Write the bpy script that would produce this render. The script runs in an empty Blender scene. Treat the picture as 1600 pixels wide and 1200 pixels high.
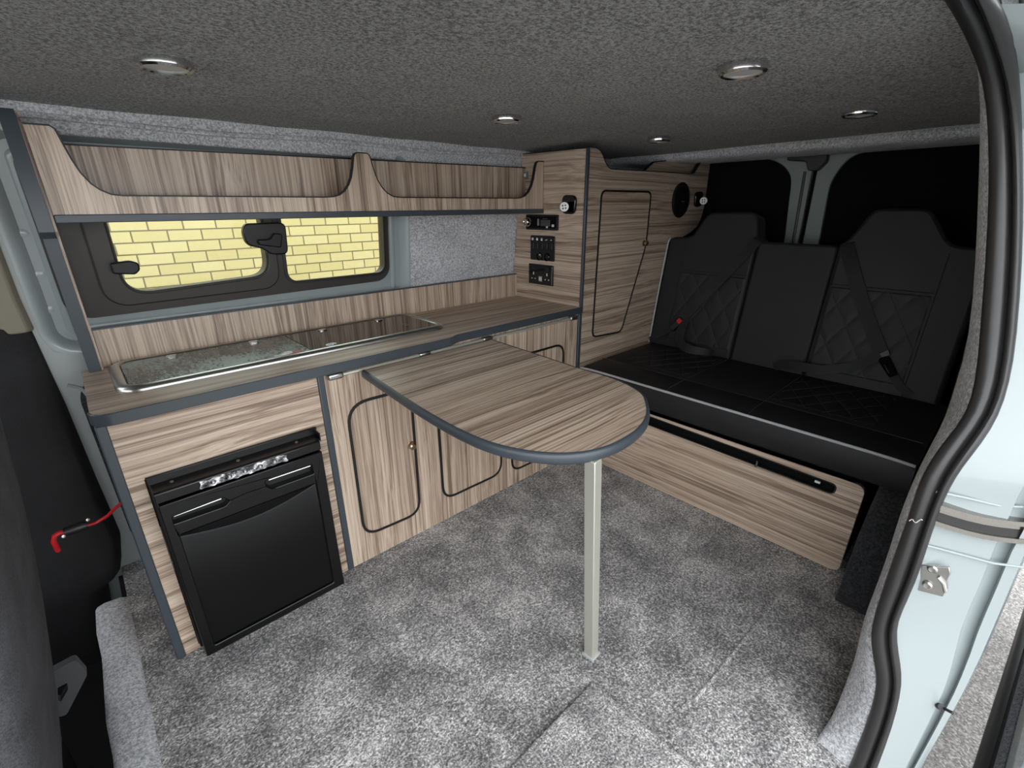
import bpy, bmesh, math, random
from mathutils import Vector, Matrix
random.seed(4)
S = bpy.context.scene
COL = S.collection
PI = math.pi
WL = {}                      # world location of every object made

# ---------------------------------------------------------------- camera
CAM = Vector((0, 0, 1.1)); FPX = 729.63
YAW, PIT, ROL = 0.743232, -0.362332, -0.008096
fw = Vector((math.sin(YAW)*math.cos(PIT), math.cos(YAW)*math.cos(PIT), math.sin(PIT)))
rt = Vector((math.cos(YAW), -math.sin(YAW), 0)); up = rt.cross(fw)
rt2 = math.cos(ROL)*rt + math.sin(ROL)*up
up2 = -math.sin(ROL)*rt + math.cos(ROL)*up
cd = bpy.data.cameras.new('camera'); cam = bpy.data.objects.new('camera', cd); COL.objects.link(cam)
cd.sensor_width = 36; cd.lens = FPX/1600*36; cd.clip_start = 0.02; cd.clip_end = 200
cam.matrix_world = Matrix(((rt2.x, up2.x, -fw.x, CAM.x), (rt2.y, up2.y, -fw.y, CAM.y), (rt2.z, up2.z, -fw.z, CAM.z), (0, 0, 0, 1)))
S.camera = cam

def survey(px, py):          # sight line of a surveyed point
    return fw + rt2*((px-800)/FPX) - up2*((py-600)/FPX)
def ax(px, py, x): d = survey(px, py); return CAM + d*(x/d.x)
def ay(px, py, y): d = survey(px, py); return CAM + d*(y/d.y)
def az(px, py, z): d = survey(px, py); return CAM + d*((z-CAM.z)/d.z)

# ---------------------------------------------------------------- materials
def lin(c): return tuple(((v/255)/12.92 if v/255 <= .04045 else ((v/255+.055)/1.055)**2.4) for v in c) + (1,)
class NT:
    def __init__(s, name):
        s.m = bpy.data.materials.new(name); s.m.use_nodes = True
        s.t = s.m.node_tree; s.b = s.t.nodes['Principled BSDF']
    def n(s, typ, **k):
        o = s.t.nodes.new(typ)
        for a, v in k.items():
            if a in o.inputs.keys(): o.inputs[a].default_value = v
            else: setattr(o, a, v)
        return o
    def l(s, a, b): s.t.links.new(a, b)
    def ramp(s, fac, stops):
        r = s.n('ShaderNodeValToRGB'); e = r.color_ramp.elements
        while len(e) > 1: e.remove(e[-1])
        e[0].position = stops[0][0]; e[0].color = stops[0][1]
        for p, c in stops[1:]:
            q = e.new(p); q.color = c
        s.l(fac, r.inputs['Fac']); return r
    def coords(s, rnd=True):
        tc = s.n('ShaderNodeTexCoord')
        if not rnd: return tc.outputs['Object']
        oi = s.n('ShaderNodeObjectInfo'); mu = s.n('ShaderNodeMath', operation='MULTIPLY'); mu.inputs[1].default_value = 13.7
        s.l(oi.outputs['Random'], mu.inputs[0])
        ad = s.n('ShaderNodeVectorMath', operation='ADD'); s.l(tc.outputs['Object'], ad.inputs[0]); s.l(mu.outputs[0], ad.inputs[1])
        return ad.outputs['Vector']
    def noise(s, vec, scale, detail=3, rough=.55, mapscale=None):
        if mapscale:
            mp = s.n('ShaderNodeMapping'); mp.inputs['Scale'].default_value = mapscale; s.l(vec, mp.inputs['Vector']); vec = mp.outputs['Vector']
        o = s.n('ShaderNodeTexNoise'); o.inputs['Scale'].default_value = scale; o.inputs['Detail'].default_value = detail; o.inputs['Roughness'].default_value = rough
        s.l(vec, o.inputs['Vector']); return o.outputs['Fac']
    def bump(s, h, strength, dist=.002):
        b = s.n('ShaderNodeBump'); b.inputs['Strength'].default_value = strength; b.inputs['Distance'].default_value = dist
        s.l(h, b.inputs['Height']); s.l(b.outputs['Normal'], s.b.inputs['Normal'])

def plain(name, c, rough=.5, metal=0, spec=.5, coat=0, alpha=None):
    n = NT(name); n.b.inputs['Base Color'].default_value = lin(c); n.b.inputs['Roughness'].default_value = rough
    n.b.inputs['Metallic'].default_value = metal; n.b.inputs['Specular IOR Level'].default_value = spec
    n.b.inputs['Coat Weight'].default_value = coat
    v = n.coords(); f = n.noise(v, 60, 3)
    r = n.ramp(f, [(0, (rough*.85,)*3+(1,)), (1, (min(1, rough*1.15),)*3+(1,))]); n.l(r.outputs['Color'], n.b.inputs['Roughness'])
    return n.m

def wood(name, axis):
    n = NT(name); v = n.coords()
    def sc(a, c): return tuple(a if k == axis else c for k in 'XYZ')
    wv = n.noise(v, 1.0, 2, .5, sc(1.1, 5))                       # gentle wander of the grain
    cm = n.n('ShaderNodeCombineXYZ')
    for k in 'XYZ':
        if k != axis: n.l(wv, cm.inputs[k])
    mv = n.n('ShaderNodeVectorMath', operation='SCALE'); mv.inputs['Scale'].default_value = .045; n.l(cm.outputs[0], mv.inputs[0])
    ad = n.n('ShaderNodeVectorMath', operation='ADD'); n.l(v, ad.inputs[0]); n.l(mv.outputs['Vector'], ad.inputs[1]); v = ad.outputs['Vector']
    b = n.noise(v, 1.0, 3, .6, sc(.35, 38)); f = n.noise(v, 1.0, 3, .75, sc(.42, 170)); p = n.noise(v, 1.0, 2, .6, sc(9, 520)); st = n.noise(v, 1.0, 3, .6, sc(.28, 95))
    def ma(x, k, add=None):
        m = n.n('ShaderNodeMath', operation='MULTIPLY_ADD' if add else 'MULTIPLY'); m.inputs[1].default_value = k; n.l(x, m.inputs[0])
        if add: n.l(add, m.inputs[2])
        return m.outputs[0]
    tot = ma(p, .16, ma(f, .46, ma(b, .38)))
    r0 = n.ramp(tot, [(.38, lin((120, 102, 87))), (.45, lin((158, 138, 121))), (.51, lin((186, 166, 147))), (.58, lin((204, 186, 167))), (.66, lin((216, 200, 182)))])
    dk = n.ramp(st, [(.55, (1, 1, 1, 1)), (.59, (.70, .66, .63, 1)), (.66, (.46, .42, .40, 1))])   # separate darker streaks
    r = n.n('ShaderNodeMix', data_type='RGBA', blend_type='MULTIPLY'); r.inputs['Factor'].default_value = .95
    n.l(r0.outputs['Color'], r.inputs['A']); n.l(dk.outputs['Color'], r.inputs['B'])
    n.l(r.outputs['Result'], n.b.inputs['Base Color']); n.b.inputs['Roughness'].default_value = .36
    n.b.inputs['Specular IOR Level'].default_value = .55
    n.bump(f, .12, .0006); return n.m

def felt(name, a, b, scale=125, bs=.6, big=.12):
    n = NT(name); v = n.coords()
    f1 = n.noise(v, scale, 4, .7); f2 = n.noise(v, 9, 3, .6); f3 = n.noise(v, scale*2.6, 2, .6)
    m = n.n('ShaderNodeMath', operation='MULTIPLY_ADD'); m.inputs[1].default_value = big; n.l(f2, m.inputs[0])
    m2 = n.n('ShaderNodeMath', operation='MULTIPLY'); m2.inputs[1].default_value = .70 - big; n.l(f1, m2.inputs[0]); n.l(m2.outputs[0], m.inputs[2])
    m3 = n.n('ShaderNodeMath', operation='MULTIPLY_ADD'); m3.inputs[1].default_value = .3; n.l(f3, m3.inputs[0]); n.l(m.outputs[0], m3.inputs[2])
    r = n.ramp(m3.outputs[0], [(.42, lin(a)), (.58, lin(b))])
    n.l(r.outputs['Color'], n.b.inputs['Base Color']); n.b.inputs['Roughness'].default_value = .95; n.b.inputs['Specular IOR Level'].default_value = .1
    n.b.inputs['Sheen Weight'].default_value = .15
    n.bump(f1, bs, .004); return n.m

def carpet(name):
    n = NT(name); v = n.coords(False)
    f1 = n.noise(v, 210, 2, .7); f2 = n.noise(v, 9, 5, .66); f3 = n.noise(v, 105, 3, .7); f4 = n.noise(v, 4.5, 2, .5)
    def ma(x, k, add=None):
        m = n.n('ShaderNodeMath', operation='MULTIPLY_ADD' if add else 'MULTIPLY'); m.inputs[1].default_value = k; n.l(x, m.inputs[0])
        if add: n.l(add, m.inputs[2])
        return m.outputs[0]
    t = ma(f4, .08, ma(f3, .28, ma(f2, .27, ma(f1, .37))))
    r = n.ramp(t, [(.41, lin((84, 84, 84))), (.47, lin((130, 128, 128))), (.53, lin((164, 162, 161))), (.60, lin((226, 223, 221)))])
    n.l(r.outputs['Color'], n.b.inputs['Base Color']); n.b.inputs['Roughness'].default_value = .95; n.b.inputs['Specular IOR Level'].default_value = .15
    n.b.inputs['Sheen Weight'].default_value = .2
    n.bump(ma(f3, .5, ma(f2, .6, ma(f1, .35))), .9, .012); return n.m

def fabric(name, a, b, scale=420, rough=.8, spec=.3):
    n = NT(name); v = n.coords(); f = n.noise(v, scale, 3, .65); g = n.noise(v, 14, 3, .5)
    m = n.n('ShaderNodeMath', operation='MULTIPLY_ADD'); m.inputs[1].default_value = .3; n.l(g, m.inputs[0])
    m2 = n.n('ShaderNodeMath', operation='MULTIPLY'); m2.inputs[1].default_value = .7; n.l(f, m2.inputs[0]); n.l(m2.outputs[0], m.inputs[2])
    r = n.ramp(m.outputs[0], [(.35, lin(a)), (.65, lin(b))]); n.l(r.outputs['Color'], n.b.inputs['Base Color'])
    n.b.inputs['Roughness'].default_value = rough; n.b.inputs['Specular IOR Level'].default_value = spec
    n.bump(f, .25, .001); return n.m

def brick():
    n = NT('brick'); tc = n.n('ShaderNodeTexCoord')
    sp = n.n('ShaderNodeSeparateXYZ'); n.l(tc.outputs['Object'], sp.inputs[0]); cb = n.n('ShaderNodeCombineXYZ'); n.l(sp.outputs['X'], cb.inputs['X']); n.l(sp.outputs['Z'], cb.inputs['Y'])
    t = n.n('ShaderNodeTexBrick'); n.l(cb.outputs[0], t.inputs['Vector'])
    t.inputs['Scale'].default_value = 1; t.inputs['Brick Width'].default_value = .212; t.inputs['Row Height'].default_value = .0785; t.inputs['Mortar Size'].default_value = .0055; t.inputs['Mortar Smooth'].default_value = .2
    t.inputs['Color1'].default_value = lin((198, 179, 124)); t.inputs['Color2'].default_value = lin((208, 190, 140)); t.inputs['Mortar'].default_value = lin((118, 105, 74))
    f = n.noise(tc.outputs['Object'], 60, 4, .6); mx = n.n('ShaderNodeMix', data_type='RGBA', blend_type='MULTIPLY'); mx.inputs['Factor'].default_value = .25
    r = n.ramp(f, [(.3, (.75, .72, .66, 1)), (.6, (1, 1, 1, 1))])
    n.l(t.outputs['Color'], mx.inputs['A']); n.l(r.outputs['Color'], mx.inputs['B']); n.l(mx.outputs['Result'], n.b.inputs['Base Color'])
    n.b.inputs['Roughness'].default_value = .9; n.bump(t.outputs['Fac'], -.5, .004); return n.m

def asphalt():
    n = NT('asphalt'); v = n.coords(False); vo = n.n('ShaderNodeTexVoronoi'); vo.inputs['Scale'].default_value = 190; n.l(v, vo.inputs['Vector'])
    f = n.noise(v, 3, 3); sep = n.n('ShaderNodeSeparateColor'); n.l(vo.outputs['Color'], sep.inputs[0])
    m = n.n('ShaderNodeMath', operation='MULTIPLY_ADD'); m.inputs[1].default_value = .35; n.l(f, m.inputs[0])
    m2 = n.n('ShaderNodeMath', operation='MULTIPLY'); m2.inputs[1].default_value = .65; n.l(sep.outputs[0], m2.inputs[0]); n.l(m2.outputs[0], m.inputs[2])
    r = n.ramp(m.outputs[0], [(.15, lin((96, 94, 92))), (.55, lin((132, 129, 126))), (.85, lin((170, 166, 162)))]); n.l(r.outputs['Color'], n.b.inputs['Base Color'])
    n.b.inputs['Roughness'].default_value = .9; n.bump(vo.outputs['Distance'], -.6, .006); return n.m

def glass(name, tint=(235, 240, 236), rough=0.0):
    n = NT(name); t = n.t; t.nodes.remove(n.b); o = t.nodes['Material Output']
    tr = n.n('ShaderNodeBsdfTransparent'); tr.inputs['Color'].default_value = lin(tint)
    gl = n.n('ShaderNodeBsdfGlossy'); gl.inputs['Roughness'].default_value = rough
    fr = n.n('ShaderNodeFresnel'); fr.inputs['IOR'].default_value = 1.45
    mx = n.n('ShaderNodeMixShader'); n.l(fr.outputs[0], mx.inputs[0]); n.l(tr.outputs[0], mx.inputs[1]); n.l(gl.outputs[0], mx.inputs[2]); n.l(mx.outputs[0], o.inputs['Surface'])
    return n.m

def filmed_glass():          # dark lid glass, still under its wrinkled dotted protective film
    n = NT('filmed_glass'); v = n.coords(False)
    f = n.noise(v, 4, 3, .6); g = n.noise(v, 130, 3, .7, (1, .4, 1)); vo = n.n('ShaderNodeTexVoronoi'); vo.inputs['Scale'].default_value = 130; n.l(v, vo.inputs['Vector'])
    m = n.n('ShaderNodeMath', operation='MULTIPLY_ADD'); m.inputs[1].default_value = .45; n.l(g, m.inputs[0])
    m2 = n.n('ShaderNodeMath', operation='MULTIPLY'); m2.inputs[1].default_value = .6; n.l(f, m2.inputs[0]); n.l(m2.outputs[0], m.inputs[2])
    r = n.ramp(m.outputs[0], [(.40, lin((26, 28, 28))), (.49, lin((82, 93, 88))), (.60, lin((176, 190, 183)))]); n.l(r.outputs['Color'], n.b.inputs['Base Color'])
    r2 = n.ramp(m.outputs[0], [(.40, (.06,)*3+(1,)), (.6, (.42,)*3+(1,))]); n.l(r2.outputs['Color'], n.b.inputs['Roughness'])
    n.bump(vo.outputs['Distance'], .5, .0012); return n.m

def crinkle():
    n = NT('crinkled_film'); v = n.coords(False); f = n.noise(v, 38, 3, .6)
    r = n.ramp(f, [(.38, lin((30, 30, 32))), (.5, lin((110, 110, 112))), (.62, lin((225, 225, 228)))]); n.l(r.outputs['Color'], n.b.inputs['Base Color'])
    n.b.inputs['Roughness'].default_value = .18; n.b.inputs['Metallic'].default_value = .5; n.bump(f, 1, .006); return n.m

M = dict(
    wx=wood('laminate_grain_along_van', 'X'), wy=wood('laminate_grain_across_van', 'Y'), wz=wood('laminate_grain_upright', 'Z'),
    edge=plain('anthracite_edging', (60, 67, 73), .38), gap=plain('black_rubber_edging', (22, 22, 23), .5),
    black=plain('black_plastic', (20, 20, 21), .42), satin=plain('satin_black_enamel', (9, 9, 10), .3), lampface=plain('lamp_face', (235, 235, 232), .3), fridgeblack=plain('matt_black_door', (7, 7, 8), .45, 0, .25), darkalu=plain('rail_steel', (150, 148, 142), .28, 1), gloss=plain('gloss_black', (9, 9, 10), .12),
    chrome=plain('chrome', (215, 215, 215), .14, 1), steel=plain('brushed_steel', (190, 190, 186), .3, 1), alu=plain('anodised_aluminium', (196, 196, 184), .42, .6),
    brass=plain('warm_nickel', (190, 170, 140), .25, 1), white=plain('white_plastic', (225, 225, 222), .4), grey=plain('grey_plastic', (120, 121, 124), .5),
    lens=plain('frosted_lens', (205, 205, 202), .35), beige=plain('beige_plastic', (120, 115, 100), .6),
    paint=plain('pale_blue_paint', (148, 157, 158), .25, 0, .5, .4), primer=plain('bare_body_paint', (150, 155, 154), .4, 0, .5, .2),
    grey3=plain('pale_grey_plastic', (165, 168, 168), .5), stitch2=plain('black_thread', (12, 12, 13), .6), grout2=plain('dark_window_plastic', (52, 49, 46), .45), grey2=plain('dark_grey_plastic', (66, 66, 68), .5), grout=plain('grey_paint', (128, 135, 132), .45), rubber=plain('seal_rubber', (38, 37, 37), .38), blackout=plain('blackout_panel', (9, 9, 11), .9, 0, .15),
    red=plain('red_insulation', (170, 20, 30), .4), redbtn=plain('red_button', (200, 30, 26), .35), pink=plain('red_sticker', (205, 120, 110), .5),
    lightfelt=felt('light_grey_felt', (142, 143, 146), (218, 219, 222), 150), darkfelt=felt('charcoal_headlining', (82, 83, 83), (170, 171, 170), 165, .6, .05),
    midfelt=felt('mid_grey_felt', (66, 67, 70), (122, 123, 128)), archfelt=felt('dark_grey_carpet_felt', (34, 35, 37), (64, 65, 68)),
    carpet=carpet('grey_twist_carpet'), vinyl=fabric('black_leatherette', (26, 26, 28), (36, 36, 38), 500, .55, .4), strap=fabric('belt_webbing', (30, 30, 32), (46, 46, 48), 900, .6),
    seatcloth=fabric('grey_seat_cloth', (52, 52, 54), (84, 84, 87), 420, .9, .15), darkcloth=fabric('dark_cloth', (22, 22, 23), (36, 36, 38)),
    piping=plain('light_grey_piping', (176, 176, 178), .5), stitch=plain('grey_thread', (66, 66, 70), .7),
    window=glass('clear_glass'), lid=plain('smoked_glass', (12, 12, 12), .05, 0, .7), filmed=filmed_glass(), crinkle=crinkle(),
    brick=brick(), asphalt=asphalt())

# ---------------------------------------------------------------- mesh helpers
def BM(): return bmesh.new()
def box(bm, x0, x1, y0, y1, z0, z1):
    v = [bm.verts.new((x, y, z)) for x in (x0, x1) for y in (y0, y1) for z in (z0, z1)]
    for f in ((0, 1, 3, 2), (4, 6, 7, 5), (0, 4, 5, 1), (2, 3, 7, 6), (0, 2, 6, 4), (1, 5, 7, 3)): bm.faces.new([v[i] for i in f])
    return bm
def mk(axis, u, w, a):
    return {'x': (a, u, w), 'y': (u, a, w), 'z': (u, w, a)}[axis]
def plate(bm, outer, axis, a0, a1, holes=(), f=None):
    """a flat board: outline in the plane square to axis, thickness a0..a1"""
    f = f or (lambda u, w, a: mk(axis, u, w, a))
    loops = []
    for pts in [outer] + list(holes):
        A = [bm.verts.new(f(u, w, a0)) for u, w in pts]; B = [bm.verts.new(f(u, w, a1)) for u, w in pts]
        loops.append((A, B)); n = len(pts)
        for i in range(n): bm.faces.new((A[i], A[(i+1) % n], B[(i+1) % n], B[i]))
    if not holes:
        bm.faces.new(loops[0][0]); bm.faces.new(loops[0][1][::-1])
    else:
        for k in (0, 1):
            es = []
            for L in loops:
                vs = L[k]
                for i in range(len(vs)):
                    es.append(bm.edges.get((vs[i], vs[(i+1) % len(vs)])))
            bmesh.ops.triangle_fill(bm, use_beauty=True, use_dissolve=False, edges=es)
    return bm
def rrect(u0, u1, w0, w1, r, n=6):
    rs = r if isinstance(r, (list, tuple)) else [r]*4          # corners: u0w0 u1w0 u1w1 u0w1
    out = []
    for (cu, cw, a, q) in ((u0, w0, PI, rs[0]), (u1, w0, 1.5*PI, rs[1]), (u1, w1, 0, rs[2]), (u0, w1, .5*PI, rs[3])):
        if q <= 0: out.append((cu, cw)); continue
        ou = cu + q if cu == u0 else cu - q; ow = cw + q if cw == w0 else cw - q
        for i in range(n+1):
            t = a + .5*PI*i/n; out.append((ou + q*math.cos(t), ow + q*math.sin(t)))
    return out
def rounded(pts, r, n=5):
    """round the corners of a polygon (r one value or one per corner)"""
    out = []; N = len(pts)
    for i, p in enumerate(pts):
        q = r[i] if isinstance(r, (list, tuple)) else r
        P = Vector(p); A = Vector(pts[i-1]) - P; B = Vector(pts[(i+1) % N]) - P
        if q <= 0: out.append(tuple(p)); continue
        q = min(q, A.length*.48, B.length*.48); a = P + A.normalized()*q; b = P + B.normalized()*q
        for k in range(n+1):
            t = k/n; out.append(tuple(a*(1-t)**2 + P*2*t*(1-t) + b*t*t))
    return out
def offset(pts, d):
    """shift a closed outline sideways by d (positive = outwards for counter-clockwise)"""
    N = len(pts); area = sum(pts[i-1][0]*pts[i][1]-pts[i][0]*pts[i-1][1] for i in range(N)); s = 1 if area > 0 else -1; out = []
    for i in range(N):
        p = Vector(pts[i]); a = (p - Vector(pts[i-1])); b = (Vector(pts[(i+1) % N]) - p)
        a = a.normalized() if a.length > 1e-9 else b.normalized(); b = b.normalized() if b.length > 1e-9 else a
        na = Vector((a.y, -a.x)); nb = Vector((b.y, -b.x)); m = na + nb
        m = m/max(m.length_squared, .4)*2; out.append(tuple(p + m*d*s))
    return out
def ring(bm, pts, w, axis, a0, a1):      # thin closed strip (gap edging) around an outline
    return plate(bm, offset(pts, w/2), axis, a0, a1, [offset(pts, -w/2)])
def path_band(bm, pts, axis, a0, a1, t):  # open strip of thickness t laid on top of an open outline
    off = []
    for i in range(len(pts)):
        p = Vector(pts[i]); a = Vector(pts[max(i-1, 0)]); b = Vector(pts[min(i+1, len(pts)-1)]); d = (b-a).normalized()
        off.append(tuple(p + Vector((-d.y, d.x))*t))
    rows = []
    for (u, w), (u2, w2) in zip(pts, off):
        rows.append([bm.verts.new(mk(axis, u, w, a0)), bm.verts.new(mk(axis, u2, w2, a0)), bm.verts.new(mk(axis, u2, w2, a1)), bm.verts.new(mk(axis, u, w, a1))])
    for A, B in zip(rows, rows[1:]):
        for k in range(4): bm.faces.new((A[k], A[(k+1) % 4], B[(k+1) % 4], B[k]))
    bm.faces.new(rows[0]); bm.faces.new(rows[-1][::-1]); return bm
def tube(bm, pts, r, seg=8, closed=False):
    P = [Vector(p) for p in pts]; rows = []; N = len(P); prev = None
    for i, p in enumerate(P):
        if closed: d = P[(i+1) % N] - P[i-1]
        else: d = P[min(i+1, N-1)] - P[max(i-1, 0)]
        d.normalize()
        if prev is None: u = d.orthogonal().normalized()
        else: u = (prev - d*prev.dot(d)).normalized()
        prev = u; w = d.cross(u); q = r[i] if isinstance(r, (list, tuple)) else r
        rows.append([bm.verts.new(p + (u*math.cos(2*PI*k/seg) + w*math.sin(2*PI*k/seg))*q) for k in range(seg)])
    for i in range(N if closed else N-1):
        A, B = rows[i], rows[(i+1) % N]
        for k in range(seg): bm.faces.new((A[k], A[(k+1) % seg], B[(k+1) % seg], B[k]))
    if not closed: bm.faces.new(rows[0][::-1]); bm.faces.new(rows[-1])
    return bm
def lathe(bm, c, axis, prof, seg=28):
    """turned shape: prof = [(radius, height along axis)]"""
    c = Vector(c); a = Vector(axis).normalized(); u = a.orthogonal().normalized(); w = a.cross(u); rows = []
    for r, h in prof:
        if r <= 1e-6: rows.append([bm.verts.new(c + a*h)])
        else: rows.append([bm.verts.new(c + a*h + (u*math.cos(2*PI*k/seg) + w*math.sin(2*PI*k/seg))*r) for k in range(seg)])
    for A, B in zip(rows, rows[1:]):
        for k in range(seg):
            vs = [A[k % len(A)], A[(k+1) % seg % len(A)], B[(k+1) % seg % len(B)], B[k % len(B)]]
            vs = list(dict.fromkeys(vs))
            if len(vs) > 2: bm.faces.new(vs)
    if len(rows[0]) > 1: bm.faces.new(rows[0][::-1])
    if len(rows[-1]) > 1: bm.faces.new(rows[-1])
    return bm
def grid(bm, rows, closed=False):
    R = [[bm.verts.new(p) for p in r] for r in rows]
    for A, B in zip(R, R[1:]):
        for k in range(len(A) if closed else len(A)-1):
            k2 = (k+1) % len(A); bm.faces.new((A[k], A[k2], B[k2], B[k]))
    return R
def ribbon(bm, pts, wvec, t):
    """strap: centre line, half-width vectors, thickness vector per point or one"""
    rows = []
    for i, p in enumerate(pts):
        p = Vector(p); w = Vector(wvec[i] if isinstance(wvec, list) else wvec); tt = Vector(t[i] if isinstance(t, list) else t)
        rows.append([p-w, p+w, p+w+tt, p-w+tt])
    R = grid(bm, rows, True); bm.faces.new(R[0][::-1]); bm.faces.new(R[-1]); return bm

def obj(name, bm, mat, parent=None, bevel=0, smooth=None, seg=2, subsurf=0):
    bmesh.ops.remove_doubles(bm, verts=bm.verts, dist=1e-6)
    bmesh.ops.recalc_face_normals(bm, faces=bm.faces)
    lo = Vector([min(v.co[k] for v in bm.verts) for k in range(3)]); hi = Vector([max(v.co[k] for v in bm.verts) for k in range(3)])
    o0 = (lo+hi)/2
    if parent is None: o0.z = lo.z
    for v in bm.verts: v.co -= o0
    me = bpy.data.meshes.new(name); bm.to_mesh(me); bm.free()
    mats = mat if isinstance(mat, list) else [mat]
    for m in mats: me.materials.append(M[m])
    o = bpy.data.objects.new(name, me); COL.objects.link(o); WL[o.name] = o0.copy()
    if parent is not None: o.parent = parent; o.location = o0 - WL[parent.name]
    else: o.location = o0
    if bevel:
        b = o.modifiers.new('bevel', 'BEVEL'); b.width = bevel; b.segments = seg; b.limit_method = 'ANGLE'; b.angle_limit = math.radians(40); b.harden_normals = False
    if subsurf:
        s = o.modifiers.new('subsurf', 'SUBSURF'); s.levels = s.render_levels = subsurf
    for p in me.polygons: p.use_smooth = True
    if smooth is None: smooth = 35
    try: me.set_sharp_from_angle(angle=math.radians(smooth))
    except Exception: pass
    return o
def tag(o, label=None, cat=None, group=None, kind=None):
    if label: o['label'] = label
    if cat: o['category'] = cat
    if group: o['group'] = group
    if kind: o['kind'] = kind
    return o
def thing(name, loc, label, cat, group=None, kind=None):
    o = bpy.data.objects.new(name, None); COL.objects.link(o); o.location = loc; o.empty_display_size = .05; WL[o.name] = Vector(loc)
    return tag(o, label, cat, group, kind)
def struct(name, bm, mat, label, cat, parent=None, **k):
    o = obj(name, bm, mat, parent, **k)
    if parent is None: tag(o, label, cat, None, 'structure')
    return o
def WY(z): return 1.68 - .13*(z - .79)      # inner face of the driver's side wall, leaning in towards the roof
# ================================================================ SETTING
# ---- floor
floor = struct('floor', plate(BM(), [(-.12, -.02), (.93, -.02), (.97, .03), (2.58, .03), (2.58, 1.78), (-.12, 1.78)], 'z', -.03, 0), 'carpet', 'grey twist pile carpet over the whole load floor', 'floor')
bm = BM(); box(bm, -2.2, -.12, -.05, 1.85, -.34, -.30)
struct('floor_cab', bm, 'darkcloth', 'dark cab floor lower than the carpeted floor', 'floor')
bm = BM(); box(bm, -.135, -.12, -.02, 1.78, -.30, -.03)
struct('trim_10', bm, 'darkcloth', 'dark riser between the cab floor and the carpeted floor', 'riser')
# light felt nosing along the front edge of the load floor
bm = BM()
R = []
for t in range(13):
    y = .30 + (1.60-.30)*t/12; j = .003*math.sin(t*2.1)
    R.append([(-.192+j, y, -.05), (-.194+j, y, .004), (-.187+j, y, .012), (-.170, y, .016), (-.135, y, .013), (-.118+j*.6, y, .004), (-.116, y, -.004), (-.116, y, -.05)])
rr = grid(bm, R, True); bm.faces.new(rr[0][::-1]); bm.faces.new(rr[-1])
struct('trim_1', bm, 'lightfelt', 'pale grey felt nosing along the front edge of the carpet', 'felt strip', smooth=60)
# ridges where the carpet lies over joints in the floor
for P_, r_ in ((((1240, 905), (1190, 965), (1130, 1040), (1085, 1095)), .0055), (((1075, 745), (1010, 775), (955, 800)), .004), (((918, 770), (860, 812), (800, 848)), .004)):
    bm = BM(); tube(bm, [az(*p, -.002) for p in P_], r_, 8); obj('carpet_ridge', bm, 'carpet', floor)
# ---- ceiling (very slightly domed, soft lined)
bm = BM(); R = []
nx, ny = 40, 24
for i in range(nx+1):
    x = -.95 + 3.15*i/nx; row = []
    for j in range(ny+1):
        t = j/ny; y = .13 + (1.66-.13)*t
        z = 1.33 + .004*math.sin(x*3.1)*math.sin(y*4) - .012*max(0, (t-.93)/.07)**2 + .0015*math.sin(17*x+9*y)
        row.append((x, y, z))
    R.append(row)
up_ = [[(p[0], p[1], 1.39) for p in (r[0], r[-1])] for r in R]
g = grid(bm, R); box(bm, -.95, 2.2, .12, 1.68, 1.36, 1.40)
ceiling = struct('ceiling', bm, 'darkfelt', 'charcoal felt headlining across the van roof', 'ceiling', smooth=60)
bm = BM(); box(bm, -2.3, 2.68, -.05, 1.80, 1.405, 1.43)
struct('ceiling_roof', bm, 'paint', 'painted van roof skin over the headlining', 'roof')
# ---- driver's side wall: felt, leaning in
def wl(d): return lambda u, w, a: (u, WY(w) + a, w)
L = [(-.9, 1.277)] + rounded([(.94, 1.277), (.988, 1.255), (.988, 0)], [.02, .04, 0])[0:] + [(2.60, 0), (2.60, 1.375), (-.9, 1.375)]
bm = plate(BM(), L, 'y', 0, .012, f=wl(0))
struct('wall_left', bm, 'lightfelt', 'light grey felt lining on the window side wall', 'wall', bevel=.004)
# soft fold running under the ceiling edge
bm = BM(); tube(bm, [(-.9+3.2*i/40, WY(1.30)-.001, 1.298+.004*math.sin(i*.7)) for i in range(41)], .007, 8)
obj('felt_fold', bm, 'lightfelt', bpy.data.objects['wall_left'])
# body metal: window surround set back, with its opening
tl = lambda pts: [(u, w + .012*max(0, (u-.05)/.87)*max(0, (1.1-w)/.29)) for u, w in pts]      # lower rail climbs to the right
win = tl(rrect(-.033, .902, .832, 1.245, .055))
bm = plate(BM(), rrect(-.10, 1.02, .735, 1.29, .06), 'y', .030, .042, [win], f=wl(0))
struct('wall_surround', bm, 'paint', 'bare painted metal pressing around the side window', 'window surround', bevel=.003)
ws = bpy.data.objects['wall_surround']
sur = rrect(-.098, .990, .738, 1.285, .07, 10); bm = BM()
R = [[(u, WY(w)+a, w) for u, w in offset(sur, d)] for d, a in ((.02, .003), (.0, .0), (-.012, .004), (-.022, .018), (-.030, .030))]
grid(bm, R, True); obj('rolled_edge', bm, 'paint', ws, smooth=80)
bm = BM()                                     # swage channel running round the opening
R = [[(u, WY(w)+a, w) for u, w in offset(sur, d)] for d, a in ((-.048, .031), (-.052, .027), (-.060, .025), (-.068, .027), (-.072, .031))]
grid(bm, R, True); obj('swage', bm, 'paint', ws, smooth=80)
for i, (x, z) in enumerate(((.30, .775), (.62, .775), (.93, .86), (.93, .98), (-.068, .86), (-.06, .95), (-.064, 1.05))):
    bm = BM(); lathe(bm, (x, WY(z)+.030, z), (0, -1, 0), [(.010, 0), (.010, .001), (.004, .0025), (0, .0025)], 12); obj('spot_weld', bm, 'paint', ws)
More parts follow.
